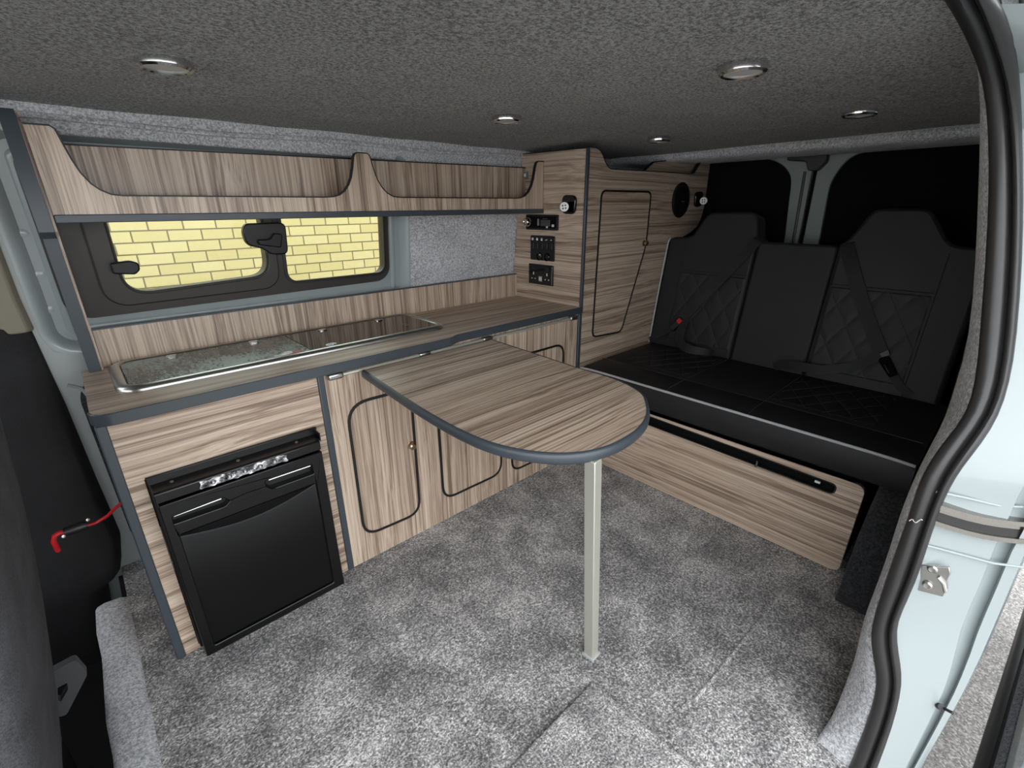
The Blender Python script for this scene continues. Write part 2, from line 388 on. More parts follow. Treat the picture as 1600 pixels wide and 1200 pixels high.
# B pillar and lower body side, left of the kitchen
bm = plate(BM(), [(-.132, -.02), (-.132, .20), (-.128, .45), (-.155, .80), (-.15, 1.10), (-.13, 1.262), (-.098, 1.262), (-.098, .80), (-.085, .755), (-.05, .738), (1.0, .738), (1.0, .0), (-.03, -.0)], 'y', .0, .012, f=wl(0))
struct('wall_pillar', bm, 'primer', 'grey painted body pillar left of the kitchen unit', 'pillar', bevel=.004)
bm = BM(); tube(bm, [(-.085+.06*t, WY(z)-.001, z) for t, z in ((0, .655), (.4, .64), (.6, .60), (.55, .50), (.50, .35), (.5, .20), (.55, .12))], .005, 8)
obj('panel_recess_edge', bm, 'primer', bpy.data.objects['wall_pillar'])
bm = plate(BM(), rounded([(-.068, .10), (-.072, .62), (-.03, .68), (.03, .68), (.03, .10)], .03), 'y', -.004, .0, f=wl(0))
obj('felt_insert', bm, 'archfelt', bpy.data.objects['wall_pillar'])
# outer body side behind the felt so no light leaks
bm = plate(BM(), [(-2.2, -.3), (2.68, -.3), (2.68, 1.41), (-2.2, 1.41)], 'y', .060, .075, [offset(win, .004), [(-1.2, .75), (-.35, .75), (-.35, 1.25), (-1.0, 1.25)]], f=wl(0))
struct('wall_outer', bm, 'paint', 'painted outer body side of the van', 'body side')
# ---- side window: dark surround, sliding pane on the left
W1 = thing('window_1', (.43, WY(1.0), .82), 'dark framed sliding side window looking onto yellow bricks', 'window', kind='structure')
oL = rounded([(.098, .882), (.468, .900), (.468, 1.205), (.098, 1.205)], [.06, .05, .045, .045], 7); oR = rrect(.523, .888, .866, 1.21, [.035, .035, .05, .035])
bm = plate(BM(), tl(rrect(-.038, .906, .827, 1.25, .055, 8)), 'y', .012, .058, [oL, oR], f=wl(0)); obj('frame', bm, 'grout2', W1, bevel=.006)
bm = plate(BM(), tl(rrect(.045, .50, .850, 1.232, .055, 8)), 'y', .000, .014, [offset(oL, .004)], f=wl(0)); obj('sliding_sash', bm, 'grout2', W1, bevel=.004)
for hole, nm in ((oL, 'pane'), (oR, 'pane')):
    bm = plate(BM(), offset(hole, .008), 'y', .040, .044, f=wl(0)); obj(nm, bm, 'window', W1)
bm = BM(); ring(bm, oR, .010, 'y', .008, .013)
for v in bm.verts: v.co.y += WY(v.co.z)
obj('pane_seal', bm, 'rubber', W1)
bm = plate(BM(), rounded([(.415, 1.06), (.405, 1.035), (.412, .995), (.455, .985), (.475, .965), (.530, .962), (.532, 1.06)], .02), 'y', -.018, .008, f=wl(0)); la = obj('latch', bm, 'black', W1, bevel=.004)
bm = plate(BM(), rounded([(.440, 1.012), (.442, .997), (.505, .985), (.515, 1.025), (.49, 1.030), (.475, 1.012)], .006), 'y', -.032, -.016, f=wl(0)); obj('latch_lever', bm, 'satin', la, bevel=.003)
bm = plate(BM(), rounded([(.078, .970), (.078, .942), (.125, .936), (.138, .948), (.138, .966), (.12, .974)], .006), 'y', -.022, .004, f=wl(0)); obj('sash_handle', bm, 'black', W1, bevel=.004)
# ---- rear end: header beam and twin doors
bm = BM(); R = []
for i in range(25):
    y = .16 + 1.45*i/24; s = .0025*math.sin(i*1.7)
    R.append([(2.20+s, y, 1.338), (2.185+s, y, 1.325), (2.188+s, y, 1.305), (2.205, y, 1.294+s), (2.60, y, 1.304), (2.60, y, 1.36), (2.20, y, 1.36)])
g = grid(bm, R, True); bm.faces.new(g[0][::-1]); bm.faces.new(g[-1])
struct('trim_2', bm, 'lightfelt', 'grey felt covered beam above the rear doors', 'header', smooth=60)
D1 = thing('door_1', (2.56, 1.2, .3), 'rear door behind the bench, nearer the window wall', 'door', kind='structure')
D2 = thing('door_2', (2.56, .4, .3), 'rear door behind the bench, nearer the side door opening', 'door', kind='structure')
sr = lambda P: [(y*1.024, 1.1+(z-1.1)*1.024) for y, z in P]
h1 = rounded(sr([(.812, .30), (.818, .95), (.838, 1.235), (.93, 1.300), (1.50, 1.300), (1.58, 1.2), (1.64, .30)]), [0, .0, .10, .08, .06, .05, 0])
bm = plate(BM(), [(.776, -.05), (.776, 1.33), (1.70, 1.33), (1.75, -.05)], 'x', 2.56, 2.59, [h1]); obj('door_frame', bm, 'grout', D1, bevel=.004)
bm = plate(BM(), offset(h1, .004), 'x', 2.575, 2.585); obj('blackout_panel', bm, 'blackout', D1)
bm = BM(); tube(bm, [(2.559, .792, .3), (2.559, .796, .95), (2.559, .804, 1.24)], .006, 8); obj('edge_seal', bm, 'rubber', D1)
h2 = rounded(sr([(.668, .30), (.672, .95), (.680, 1.20), (.62, 1.300), (.20, 1.300), (.12, 1.2), (.08, .30)]), [0, 0, .10, .06, .06, .05, 0])
bm = plate(BM(), [(.756, -.05), (.756, 1.33), (.06, 1.33), (.0, -.05)], 'x', 2.56, 2.59, [h2]); obj('door_frame', bm, 'grout', D2, bevel=.004)
bm = plate(BM(), offset(h2, .004), 'x', 2.575, 2.585); obj('blackout_panel', bm, 'blackout', D2)
bm = BM(); box(bm, 2.60, 2.63, -.05, 1.80, -.3, 1.41); struct('wall_right', bm, 'blackout', 'black outer skin of the rear doors', 'wall')
LT = thing('door_latch', (2.55, .78, 1.24), 'black latch at the top where the rear doors meet', 'latch')
bm = plate(BM(), rounded(sr([(.862, 1.315), (.70, 1.312), (.70, 1.27), (.728, 1.236), (.765, 1.238), (.78, 1.275), (.858, 1.285)]), .008), 'x', 2.525, 2.559); obj('latch_body', bm, 'black', LT, bevel=.004)
bm = BM(); box(bm, 2.520, 2.526, .775, .835, 1.302, 1.314); obj('latch_plate', bm, 'steel', LT, bevel=.001)
# ---- side door aperture: seal, felt pillar, painted jamb
SEAL = [((1495, 0), (1560, 0), .86), ((1520, 40), (1580, 60), .93), ((1540, 110), (1592, 112), 1.02), ((1545, 200), (1598, 200), 1.08), ((1545, 300), (1600, 300), 1.10), ((1540, 400), (1599, 400), 1.10),
        ((1530, 530), (1590, 530), 1.09), ((1524, 595), (1578, 600), 1.07), ((1510, 650), (1562, 650), 1.05), ((1475, 690), (1535, 692), 1.02), ((1450, 725), (1506, 728), 1.0), ((1434, 757), (1484, 762), .99), ((1419, 808), (1466, 805), .98),
        ((1400, 858), (1449, 858), .97), ((1383, 908), (1431, 912), .96), ((1368, 954), (1409, 957), .955), ((1360, 985), (1400, 985), .95), ((1363, 1017), (1404, 1021), .95), ((1370, 1050), (1410, 1055), .95), ((1369, 1080), (1408, 1084), .95),
        ((1354, 1130), (1396, 1134), .95), ((1325, 1200), (1372, 1198), .945), ((1297, 1270), (1345, 1268), .94)]
SI = [ax(*a, x) for a, b, x in SEAL]; SO = [ax(*b, x) for a, b, x in SEAL]
lead = [(Vector((x, .160, 1.336+.004*(1-x))), Vector((x, .118, 1.326+.004*(1-x)))) for x in (-.3, .0, .3, .55, .74)]
SI = [a for a, b in lead] + SI; SO = [b for a, b in lead] + SO
prof = [(0, -.010), (0, .004), (.06, .012), (.18, .017), (.36, .0185), (.52, .016), (.60, .010), (.63, .005), (.655, .003), (.68, .006), (.74, .011), (.86, .0125), (.95, .008), (1, .002), (1, -.010)]
R = []
for i in range(len(SI)):
    a, b = SI[i], SO[i]; d = (SI[min(i+1, len(SI)-1)] - SI[max(i-1, 0)]).normalized(); e = b - a
    nrm = d.cross(e).normalized()
    if nrm.x > 0: nrm = -nrm
    if i < 5: nrm = Vector((0, -.35, -.94))
    R.append([a + e*u + nrm*h for u, h in prof])
bm = BM(); g = grid(bm, R, True); bm.faces.new(g[0]); bm.faces.new(g[-1][::-1])
struct('trim_3', bm, 'rubber', 'black rubber seal around the side door opening', 'door seal', smooth=50, subsurf=1)
bm = BM(); pA = SI[5+12] + (SO[17]-SI[17])*.10 + Vector((-.016, 0, 0)); pB = SI[17] + (SO[17]-SI[17])*.55 + Vector((-.020, 0, 0))
tube(bm, [pA + (pB-pA)*t + Vector((0, 0, .0035*math.sin(t*9))) for t in [k/8 for k in range(9)]], .0009, 6)
obj('scuff_mark', bm, 'lens', bpy.data.objects['trim_3'])
# felt wrapped pillar edge + side wall running back to the rear doors
FE = [((1514, 30), .93), ((1527, 62), .97), ((1537, 115), 1.08), ((1535, 200), 1.2), ((1530, 300), 1.24), ((1527, 400), 1.24), ((1517, 530), 1.24), ((1492, 600), 1.22), ((1479, 648), 1.20), ((1458, 690), 1.17), ((1441, 728), 1.14), ((1427, 760), 1.12), ((1405, 810), 1.11),
      ((1393, 860), 1.09), ((1375, 908), 1.07), ((1356, 952), 1.05), ((1345, 988), 1.04), ((1338, 1020), 1.03), ((1326, 1052), 1.02), ((1313, 1086), 1.01), ((1293, 1134), .985), ((1264, 1165), .93), ((1240, 1200), .915)]
R = []
for i, (p, xb) in enumerate(FE):
    s = SI[5+i]; b = ax(*p, xb)
    mid = s*.5 + b*.5 + Vector((0, .006, 0)); zz = b.z; yb = b.y
    R.append([s + Vector((.0, -.012, 0)), s + Vector((-.006, .001, 0)), s*.75 + b*.25 + Vector((-.006, .004, 0)), mid, s*.2 + b*.8 + Vector((0, .004, 0)), b, b + Vector((.02, -.004, 0)), b + Vector((.12, -.014, 0)), Vector((1.50, yb-.012, zz)), Vector((2.60, yb-.012, zz))])
bm = BM(); grid(bm, R)
ff = struct('wall_front', bm, 'lightfelt', 'pale grey felt wrapped pillar beside the side door opening', 'wall', smooth=80)
sm = ff.modifiers.new('subsurf', 'SUBSURF'); sm.levels = sm.render_levels = 1
# painted jamb outside the seal
JL = {13: (1602, 862), 14: (1579, 915), 15: (1560, 960), 16: (1548, 988), 17: (1533, 1023), 18: (1517, 1056), 19: (1503, 1084), 20: (1475, 1134), 21: (1438, 1199), 22: (1401, 1268)}
R = []
for i in range(len(SEAL)):
    o = SO[5+i]; o2 = o + Vector((.012, .006, 0))
    if i in JL: j = ax(*JL[i], 1.045)
    else: j = Vector((max(o.x+.04, 1.045), -.118 + .10*max(0, o.z-.8), o.z))
    e = j - o2; R.append([o2 + Vector((.02, .02, 0)), o2, o2 + e*.35, o2 + e*.70, o2 + e*.715 + Vector((.012, 0, 0)), o2 + e*.86 + Vector((.012, 0, 0)), o2 + e*.875 + Vector((-.004, 0, 0)), j + Vector((-.004, 0, 0)), j + Vector((.03, -.006, 0)), j + Vector((.5, -.01, 0)), j + Vector((1.55, -.01, 0))])
bm = BM(); grid(bm, R); JB = struct('trim_4', bm, 'paint', 'pale blue painted door jamb outside the black seal', 'door jamb', smooth=30)
xj = lambda px: .972 + .072*max(0, px-1432)/172          # depth of the jamb face
# creases pressed in the jamb
for q in (((1440, 850), (1500, 866), (1552, 880), (1598, 886)), ((1462, 768), (1510, 778), (1560, 790), (1598, 792))):
    bm = BM(); tube(bm, [ax(x, y, xj(x)+.001) for k, (x, y) in enumerate(q)], .0022, 8); obj('pressed_crease', bm, 'paint', JB)
# mid rail for the sliding door
RL = thing('door_rail', ax(1540, 815, 1.01), 'dark sliding door rail crossing the pale blue jamb', 'rail')
def railbar(y0, y1, dx, m, nm):
    bm = BM(); R = []
    for t in range(7):
        u = t/6; px = 1462 + 150*u; sag = 30*u - 8*u*u*0 - 6*math.sin(PI*u)*-1
        a = ax(px, y0 + sag, xj(px)-.006); b = ax(px, y1 + sag, xj(px)-.006)
        R.append([a + Vector((dx, 0, 0)), b + Vector((dx, 0, 0)), b + Vector((.03, 0, 0)), a + Vector((.03, 0, 0))])
    g = grid(bm, R, True); bm.faces.new(g[0][::-1]); bm.faces.new(g[-1]); return obj(nm, bm, m, RL)
railbar(786, 793, -.003, 'darkalu', 'rail_lip'); railbar(793, 800, .003, 'darkalu', 'rail_channel'); railbar(800, 813, .004, 'rubber', 'rail_channel'); railbar(813, 820, -.003, 'darkalu', 'rail_lip')
# striker plate on the jamb
ST = thing('striker_plate', ax(1460, 903, .985), 'silver door striker plate with two bolts on the jamb', 'striker')
def quadplate(px, x, t): 
    bm = BM(); A = [bm.verts.new(ax(*p, x)) for p in px]; B = [bm.verts.new(ax(*p, x) + Vector((-t, 0, 0))) for p in px]; n = len(px)
    bm.faces.new(A); bm.faces.new(B[::-1])
    for i in range(n): bm.faces.new((A[i], A[(i+1) % n], B[(i+1) % n], B[i]))
    return bm
obj('plate', quadplate([(1441, 880), (1484, 884), (1486, 895), (1481, 905), (1482, 918), (1477, 924), (1474, 930), (1432, 919)], .984, .006), 'steel', ST, bevel=.001)
for p in ((1457, 889), (1449, 914)):
    bm = BM(); lathe(bm, ax(*p, .977), (-1, 0, 0), [(.0075, 0), (.0075, .002), (.005, .004), (.0025, .0035), (0, .0035)], 14); obj('bolt', bm, 'steel', ST)
bm = BM(); tube(bm, [ax(1466, 902, .976), ax(1474, 912, .975), ax(1477, 925, .976)], .003, 8); obj('hook', bm, 'steel', ST)
# black plug on the jamb edge
bm = BM(); tube(bm, [ax(1466, 1103, 1.02), ax(1471, 1105, 1.015)], .006, 10); tube(bm, [ax(1471, 1105, 1.02), ax(1489, 1114, 1.01)], .0028, 8)
tag(obj('plug', bm, 'black'), 'small black plug sticking out of the jamb edge', 'plug')
# open sliding door, parked alongside
SD = thing('door_3', (1.2, -.25, -.3), 'open sliding side door parked outside beside the jamb', 'door', kind='structure')
def dl(x): return -.213 - .083*(x-1.2)            # line of the door's lower edge
bm = BM(); R = [[(x, dl(x)-dy, z) for dy, z in ((.030, -.235), (.026, -.20), (.050, -.185), (.055, -.10), (.030, -.07), (.030, .30), (.05, 1.0), (-.02, 1.36), (.09, 1.36), (.15, .5), (.12, -.235))] for x in (1.12, 1.16, 1.5, 2.0, 2.45)]
g = grid(bm, R, True); bm.faces.new(g[0][::-1]); bm.faces.new(g[-1]); obj('door_skin', bm, 'paint', SD, bevel=.004)
bm = BM(); R = [[(x, dl(x)-dy, z) for dy, z in ((.0, -.248), (-.002, -.225), (.004, -.205), (.020, -.195), (.034, -.205), (.034, -.252))] for x in (1.10, 1.4, 1.8, 2.2, 2.45)]
g = grid(bm, R, True); bm.faces.new(g[0][::-1]); bm.faces.new(g[-1]); obj('door_edge_seal', bm, 'rubber', SD, smooth=60)
bm = BM(); R = [[(x, dl(x)-dy, z) for dy, z in ((.034, -.195), (.026, -.185), (.024, -.150), (.036, -.135), (.052, -.14), (.052, -.19))] for x in (1.12, 1.4, 1.8, 2.2, 2.45)]
g = grid(bm, R, True); bm.faces.new(g[0][::-1]); bm.faces.new(g[-1]); obj('door_carpet_strip', bm, 'midfelt', SD, smooth=60)
# rear wheel arch, felt covered
bm = BM(); R = []
for i in range(17):
    t = i/16; a = PI*t; x = 1.86 - .44*math.cos(a); z = .02 + .36*math.sin(a)**.8
    R.append([(x, .03, z), (x, .115, z), (x + .006*math.cos(a), .138, max(0, z-.02)), (x + .01*math.cos(a), .142, 0), (x, .03, 0)])
g = grid(bm, R, True); bm.faces.new(g[0][::-1]); bm.faces.new(g[-1])
struct('trim_5', bm, 'archfelt', 'dark felt covered wheel arch at the end of the bench', 'wheel arch', smooth=50)
# ---- outside: tarmac and the brick building
bm = BM(); box(bm, -14, 16, -14, 4.3, -.55, -.45); struct('floor_ground', bm, 'asphalt', 'grey tarmac outside the van', 'ground')
bm = BM(); box(bm, -10, 12, 4.3, 4.6, -.45, 2.3); struct('wall_brick', bm, 'brick', 'yellow brick wall outside the side window', 'brick wall')
# ---- cab
CB = thing('trim_6', (-.3, 1.62, 0), 'black plastic trim low on the pillar beside the front seat', 'pillar trim', kind='structure')
R = []; bm = BM()
for z, x1, dy in ((-.32, -.20, .05), (-.02, -.160, .055), (.012, -.122, .07), (.06, -.108, .075), (.14, -.092, .075), (.35, -.098, .06), (.6, -.102, .035), (.83, -.112, .012), (.86, -.13, 0)):
    R.append([(-.75, WY(z)+.02, z), (-.75, WY(z)-dy-.02, z), (x1-.06, WY(z)-dy-.012, z), (x1-.02, WY(z)-dy, z), (x1, WY(z)-dy*.4, z), (x1, WY(z)+.02, z)])
g = grid(bm, R, True); bm.faces.new(g[0][::-1]); bm.faces.new(g[-1]); obj('lower_trim', bm, 'darkcloth', CB, bevel=.006, smooth=50)
bm = BM(); R = []
for z, x1, w in ((.815, -.112, .07), (.82, -.106, .075), (.9, -.110, .10), (1.1, -.108, .13), (1.26, -.092, .16)):
    R.append([(x1-w, WY(z)+.01, z), (x1-w+.01, WY(z)-.02, z), (x1-.01, WY(z)-.018, z), (x1, WY(z)-.004, z), (x1, WY(z)+.01, z)])
g = grid(bm, R, True); bm.faces.new(g[0][::-1]); bm.faces.new(g[-1])
struct('trim_7', bm, 'beige', 'dull beige plastic trim on the upper front pillar', 'pillar trim', bevel=.004, smooth=50)
bm = BM(); box(bm, -2.2, -1.9, -.05, 1.8, -.3, .62); struct('wall_dash', bm, 'black', 'black dashboard at the front of the cab', 'dashboard')
bm = BM(); box(bm, -2.2, -.9, -.05, .0, -.3, .75); struct('wall_cab', bm, 'black', 'black lower cab door on the near side', 'cab door')
# front seat: backrest, base, recliner lever
FS = thing('front_seat', (-.35, 1.0, -.3), 'dark grey cloth front seat seen from behind', 'seat')
R = []; bm = BM()
for z, x, w, t in ((.02, -.270, .02, .10), (.10, -.247, .0, .13), (.28, -.216, .0, .13), (.50, -.178, .0, .13), (.70, -.158, .0, .12), (.86, -.143, .01, .11), (1.0, -.128, .05, .09), (1.04, -.135, .10, .06)):
    y0, y1 = .72 + w, 1.22 - w
    R.append([(x-t, y0, z), (x-.02, y0, z), (x, y0+.03, z), (x+.004, (y0+y1)/2, z), (x, y1-.03, z), (x-.02, y1, z), (x-t, y1, z)])
g = grid(bm, R, True); bm.faces.new(g[0][::-1]); bm.faces.new(g[-1]); obj('backrest', bm, 'seatcloth', FS, smooth=70, subsurf=1)
bm = BM(); box(bm, -.80, -.29, .74, 1.22, .02, .16); obj('seat_cushion', bm, 'seatcloth', FS, bevel=.03, seg=4)
bm = BM(); box(bm, -.78, -.27, .76, 1.20, -.30, .03); obj('seat_base', bm, 'black', FS, bevel=.01)
lv = lambda P: [((q := ay(*p, 1.235)).x, q.z) for p in P]
bm = plate(BM(), rounded(lv([(70, 1052), (118, 1026), (137, 1048), (104, 1112), (92, 1116), (76, 1090)]), .008), 'y', 1.225, 1.245, [rounded(lv([(90, 1070), (105, 1062), (106, 1072), (95, 1092), (90, 1090)]), .003)]); obj('recliner_lever', bm, 'grey2', FS, bevel=.003)
# red supply cable with its black inline fuse holder
CA = thing('power_cable', (-.15, 1.48, .38), 'red power cable with black fuse holder beside the kitchen unit', 'cable')
def yz(px, py, y): return ay(px, py, y)
pts = [ay(197, 782, 1.44), ay(190, 786, 1.45), ay(180, 794, 1.47), ay(168, 806, 1.49), ay(150, 817, 1.50), ay(136, 821, 1.50)]
bm = BM(); tube(bm, pts, .0042, 10); obj('cable', bm, 'red', CA)
bm = BM(); tube(bm, [ay(137, 820, 1.50), ay(126, 823, 1.50), ay(100, 832, 1.50)], [.010, .013, .011], 12); obj('fuse_holder', bm, 'black', CA)
bm = BM(); tube(bm, [ay(101, 831, 1.50), ay(92, 833, 1.50), ay(85, 838, 1.50), ay(84, 846, 1.50), ay(88, 854, 1.50), ay(91, 860, 1.51)], .0062, 10); obj('cable', bm, 'red', CA)
for p in ((137, 812), (99, 838)):
    bm = BM(); lathe(bm, ay(*p, 1.49), (.3, -1, .2), [(.004, 0), (.004, .003), (0, .004)], 10); obj('terminal_screw', bm, 'steel', CA)
# ================================================================ KITCHEN
YF = 1.25
def trimmed(name, pts, axis, a0, a1, wmat, root, t=.003, holes=()):
    bm = plate(BM(), pts, axis, a0, a1, holes); return obj(name, bm, wmat, root)
# ---- fridge housing
KF = thing('fridge_cabinet', (.2, 1.4, 0), 'wood grain housing around the black fridge, with dark edged side panels', 'kitchen cabinet')
bm = plate(BM(), [(-.046, 0), (.44, 0), (.44, .673), (-.046, .673)], 'y', 1.252, 1.266, [[(.004, .012), (.398, .012), (.398, .522), (.004, .522)]]); obj('front_panel', bm, 'wx', KF)
for x0, x1 in ((-.047, -.027), (.421, .440)):
    bm = BM(); box(bm, x0+.001, x1-.001, 1.254, 1.62, 0, .672); obj('side_panel', bm, 'wz', KF)
    bm = BM(); box(bm, x0, x1, 1.2455, 1.2545, 0, .6725); obj('edge_strip', bm, 'edge', KF, bevel=.003)
# ---- fridge
FR = thing('fridge', (.2, 1.35, 0), 'black compact fridge with two slot handles, built into the kitchen', 'fridge')
bm = BM(); box(bm, .006, .396, 1.244, 1.252, .006, .527); box(bm, .014, .388, 1.252, 1.56, .012, .515); obj('case', bm, 'satin', FR, bevel=.002)
bm = BM(); R = []
plate(bm, [(1.203, .476), (1.203, .499), (1.207, .5035), (1.246, .508), (1.246, .476)], 'x', .010, .386); obj('control_housing', bm, 'satin', FR, bevel=.0015)
bm = BM(); box(bm, .3875, .3905, 1.205, 1.246, .500, .524); obj('end_flange', bm, 'satin', FR, bevel=.001)
for px, py in ((267, 750), (370, 717), (460, 688)):
    bm = BM(); lathe(bm, (az(px, py, .506).x, 1.232, .506), (0, -.1, 1), [(.0045, 0), (.0045, .001), (.003, .0025), (0, .003)], 12); obj('screw', bm, 'steel', FR)
DR = plate(BM(), [(.012, .004), (.386, .004), (.386, .471), (.012, .471)], 'y', 1.200, 1.240, [rounded([(.030, .415), (.136, .413), (.148, .4235), (.136, .437), (.030, .433)], .002, 3), rounded([(.234, .426), (.246, .414), (.354, .413), (.354, .441), (.246, .447), (.234, .440)], .002, 3), rrect(.034, .356, .028, .382, .006)])
DR = obj('door', DR, 'satin', FR, bevel=.0025)
bm = BM(); box(bm, .020, .372, 1.222, 1.238, .012, .45); obj('slot_back', bm, 'black', DR)
bm = BM(); R = []
for i in range(25):
    u = i/24; x = .034 + .322*u; zc = .374 - .026*math.sin(PI*u)+.004*u
    R.append([(x, 1.207, .030), (x, 1.2065, .2), (x, 1.2065, zc-.006), (x, 1.2085, zc-.001), (x, 1.2075, zc+.002), (x, 1.203, .380), (x, 1.22, .380), (x, 1.22, .030)])
g = grid(bm, R, True); bm.faces.new(g[0][::-1]); bm.faces.new(g[-1]); obj('door_panel', bm, 'fridgeblack', DR, smooth=40)
bm = BM(); tube(bm, [(.034, 1.2045, .4325), (.132, 1.2045, .4345)], .0022, 8); obj('handle_highlight', bm, 'steel', DR)  # highlight on the upper edge of each handle slot, modelled as a steel line
bm = BM(); tube(bm, [(.243, 1.2045, .4395), (.350, 1.2045, .438)], .0022, 8); obj('handle_highlight', bm, 'steel', DR)
bm = BM(); tube(bm, [(.149, 1.1995, .4235), (.19, 1.1995, .428), (.233, 1.1995, .4265)], .0012, 6); obj('crease', bm, 'gloss', DR)
bm = BM(); R = []
for i in range(34):
    u = i/33; x = .098 + .198*u
    R.append([(x + .002*math.sin(j*5+i), 1.2005 + .0015*math.sin(i*2.3+j*1.7) + .0012*math.sin(i*.9-j), .478 + .020*j/5 + .001*math.sin(i*1.3)) for j in range(6)])
grid(bm, R); bmesh.ops.solidify(bm, geom=bm.faces[:], thickness=.0006); obj('protective_film', bm, 'crinkle', FR, smooth=80)
for k in range(5):
    bm = BM(); lathe(bm, (.125 + .035*k, 1.1995, .4875), (0, -1, 0), [(.006, 0), (.0055, .002), (.003, .0035), (0, .004)], 14); obj('control_button', bm, 'crinkle', FR)
# ---- cupboard unit with its doors
KC = thing('cupboard_cabinet', (1.0, 1.4, 0), 'wood grain kitchen cupboard unit with black lined rounded doors', 'kitchen cabinet')
dshape = [rounded([(.490, .098), (.700, .086), (.706, .558), (.492, .562)], [.055, .055, .06, .07], 7), rounded([(.802, .090), (1.086, .085), (1.086, .556), (.802, .556)], .055, 7), rounded([(1.146, .066), (1.446, .062), (1.446, .560), (1.146, .560)], .05, 7)]
bm = plate(BM(), [(.441, 0), (1.533, 0), (1.533, .673), (.441, .673)], 'y', 1.252, 1.266, [offset(d, .0025) for d in dshape]); obj('face_frame', bm, 'wz', KC)
bm = BM(); box(bm, .443, 1.53, 1.275, 1.60, 0.001, .672); obj('carcass', bm, 'black', KC)
for i, d in enumerate(dshape):
    bm = plate(BM(), offset(d, -.0045), 'y', 1.2505, 1.2655); dd = obj('door', bm, 'wz', KC)
    bm = ring(BM(), d, .0085, 'y', 1.2485, 1.268); obj('edging', bm, 'gap', dd)
    kx = (.688, 1.066, 1.426)[i]
    bm = BM(); lathe(bm, (kx, 1.2505, .360), (0, -1, 0), [(.0135, 0), (.0135, .002), (.008, .0035), (.008, .009), (.0115, .011), (.0115, .018), (.008, .021), (0, .0215)], 20); obj('knob', bm, 'brass', dd)
# ---- worktop
WT = thing('worktop', (.75, 1.45, .673), 'continuous wood grain worktop with dark front edging', 'worktop')
wpts = [(-.047, 1.655)] + rounded([(-.047, 1.232), (.852, 1.233)], [0, 0]) + [(.868, 1.236), (.895, 1.250), (.91, 1.252), (1.562, 1.252), (1.562, 1.262), (1.5495, 1.262), (1.5495, 1.645)]
wpts = [(-.047, 1.645), (-.047, 1.275), (-.042, 1.252), (-.030, 1.240), (-.012, 1.236)] + wpts[2:]
bm = plate(BM(), wpts, 'z', .6745, .7000); obj('top', bm, 'wx', WT)
fr = [(-.047, 1.46), (-.047, 1.275), (-.042, 1.252), (-.030, 1.240), (-.012, 1.236), (.852, 1.233), (.868, 1.236), (.895, 1.250), (.91, 1.252), (1.556, 1.252), (1.5625, 1.2535), (1.5625, 1.264)]
fr = fr[1:]
bm = path_band(BM(), fr, 'z', .673, .7003, -.0045); obj('edge_strip', bm, 'edge', WT, bevel=.0015)
# ---- splashback
SB = thing('splashback', (.75, 1.65, .70), 'wood grain upstand along the back of the worktop under the window', 'splashback')
bm = plate(BM(), [(.0005, .7003), (1.549, .7003), (1.549, .801), (.0005, .801)], 'y', 1.646, 1.660); obj('board', bm, 'wz', SB)
bm = BM(); box(bm, .0005, 1.549, 1.645, 1.661, .801, .8045); obj('edge_strip', bm, 'edge', SB)
# ---- hob and sink under glass lids
HB = thing('hob_and_sink', (.47, 1.5, .70), 'steel framed hob and sink with smoked glass lids set in the worktop', 'hob and sink')
bm = BM(); o = rrect(.006, .938, 1.346, 1.640, [.055, .06, .06, .055], 9); R = []
for d, h in ((0, .7003), (.0, .704), (-.003, .709), (-.009, .7125), (-.018, .7135), (-.024, .7115), (-.026, .7065)):
    R.append([(x, y, h) for x, y in offset(o, d)])
grid(bm, R, True); obj('frame', bm, 'steel', HB, smooth=60)
inn = offset(o, -.027)
def clipx(pts, lo, hi):
    out = []
    N = len(pts)
    for i in range(N):
        a, b = pts[i], pts[(i+1) % N]
        for (p, q) in ((a, b),):
            ins = lo <= p[0] <= hi
            if ins: out.append(p)
            for X in sorted((lo, hi), key=lambda X: abs(X-p[0])):
                if (p[0]-X)*(q[0]-X) < 0: out.append((X, p[1] + (q[1]-p[1])*(X-p[0])/(q[0]-p[0])))
    return out
bm = plate(BM(), clipx(inn, -1, .4615), 'z', .7055, .7100); l1 = obj('glass_lid', bm, 'filmed', HB, bevel=.0008); l1['label'] = 'glass lid under wrinkled protective film'
bm = plate(BM(), clipx(inn, .4635, 2), 'z', .7055, .7100); l2 = obj('glass_lid', bm, 'lid', HB, bevel=.0008); l2['label'] = 'clear smoked glass lid'
for px, py in ((267, 556), (394, 533), (500, 514), (593, 501)):
    p = az(px, py, .711); p.y = 1.588
    bm = plate(BM(), rrect(p.x-.013, p.x+.013, p.y-.010, p.y+.012, .006), 'z', .7095, .7135); obj('hinge', bm, 'chrome', HB, bevel=.001)
p = az(444, 557, .7103); p.y += .016; bm = plate(BM(), rrect(p.x-.020, p.x+.020, p.y-.006, p.y+.012, .002), 'z', .7101, .7106); s = obj('sticker', bm, 'white', l1); s['label'] = 'small white sticker'
p = az(469, 551, .7103); p.y += .016; bm = plate(BM(), [(p.x-.012+.030*math.cos(t*PI/14), p.y+.010*math.sin(t*PI/14)) for t in range(28)], 'z', .7101, .7106); s = obj('sticker', bm, 'pink', l1); s['label'] = 'oval red sticker'
p = az(452, 554, .7103); p.y += .016; bm = BM(); tube(bm, [(p.x+.013*math.cos(t*PI/10), p.y+.008*math.sin(t*PI/10), .7115) for t in range(20)], .0022, 8, True); obj('ring_catch', bm, 'white', l1)
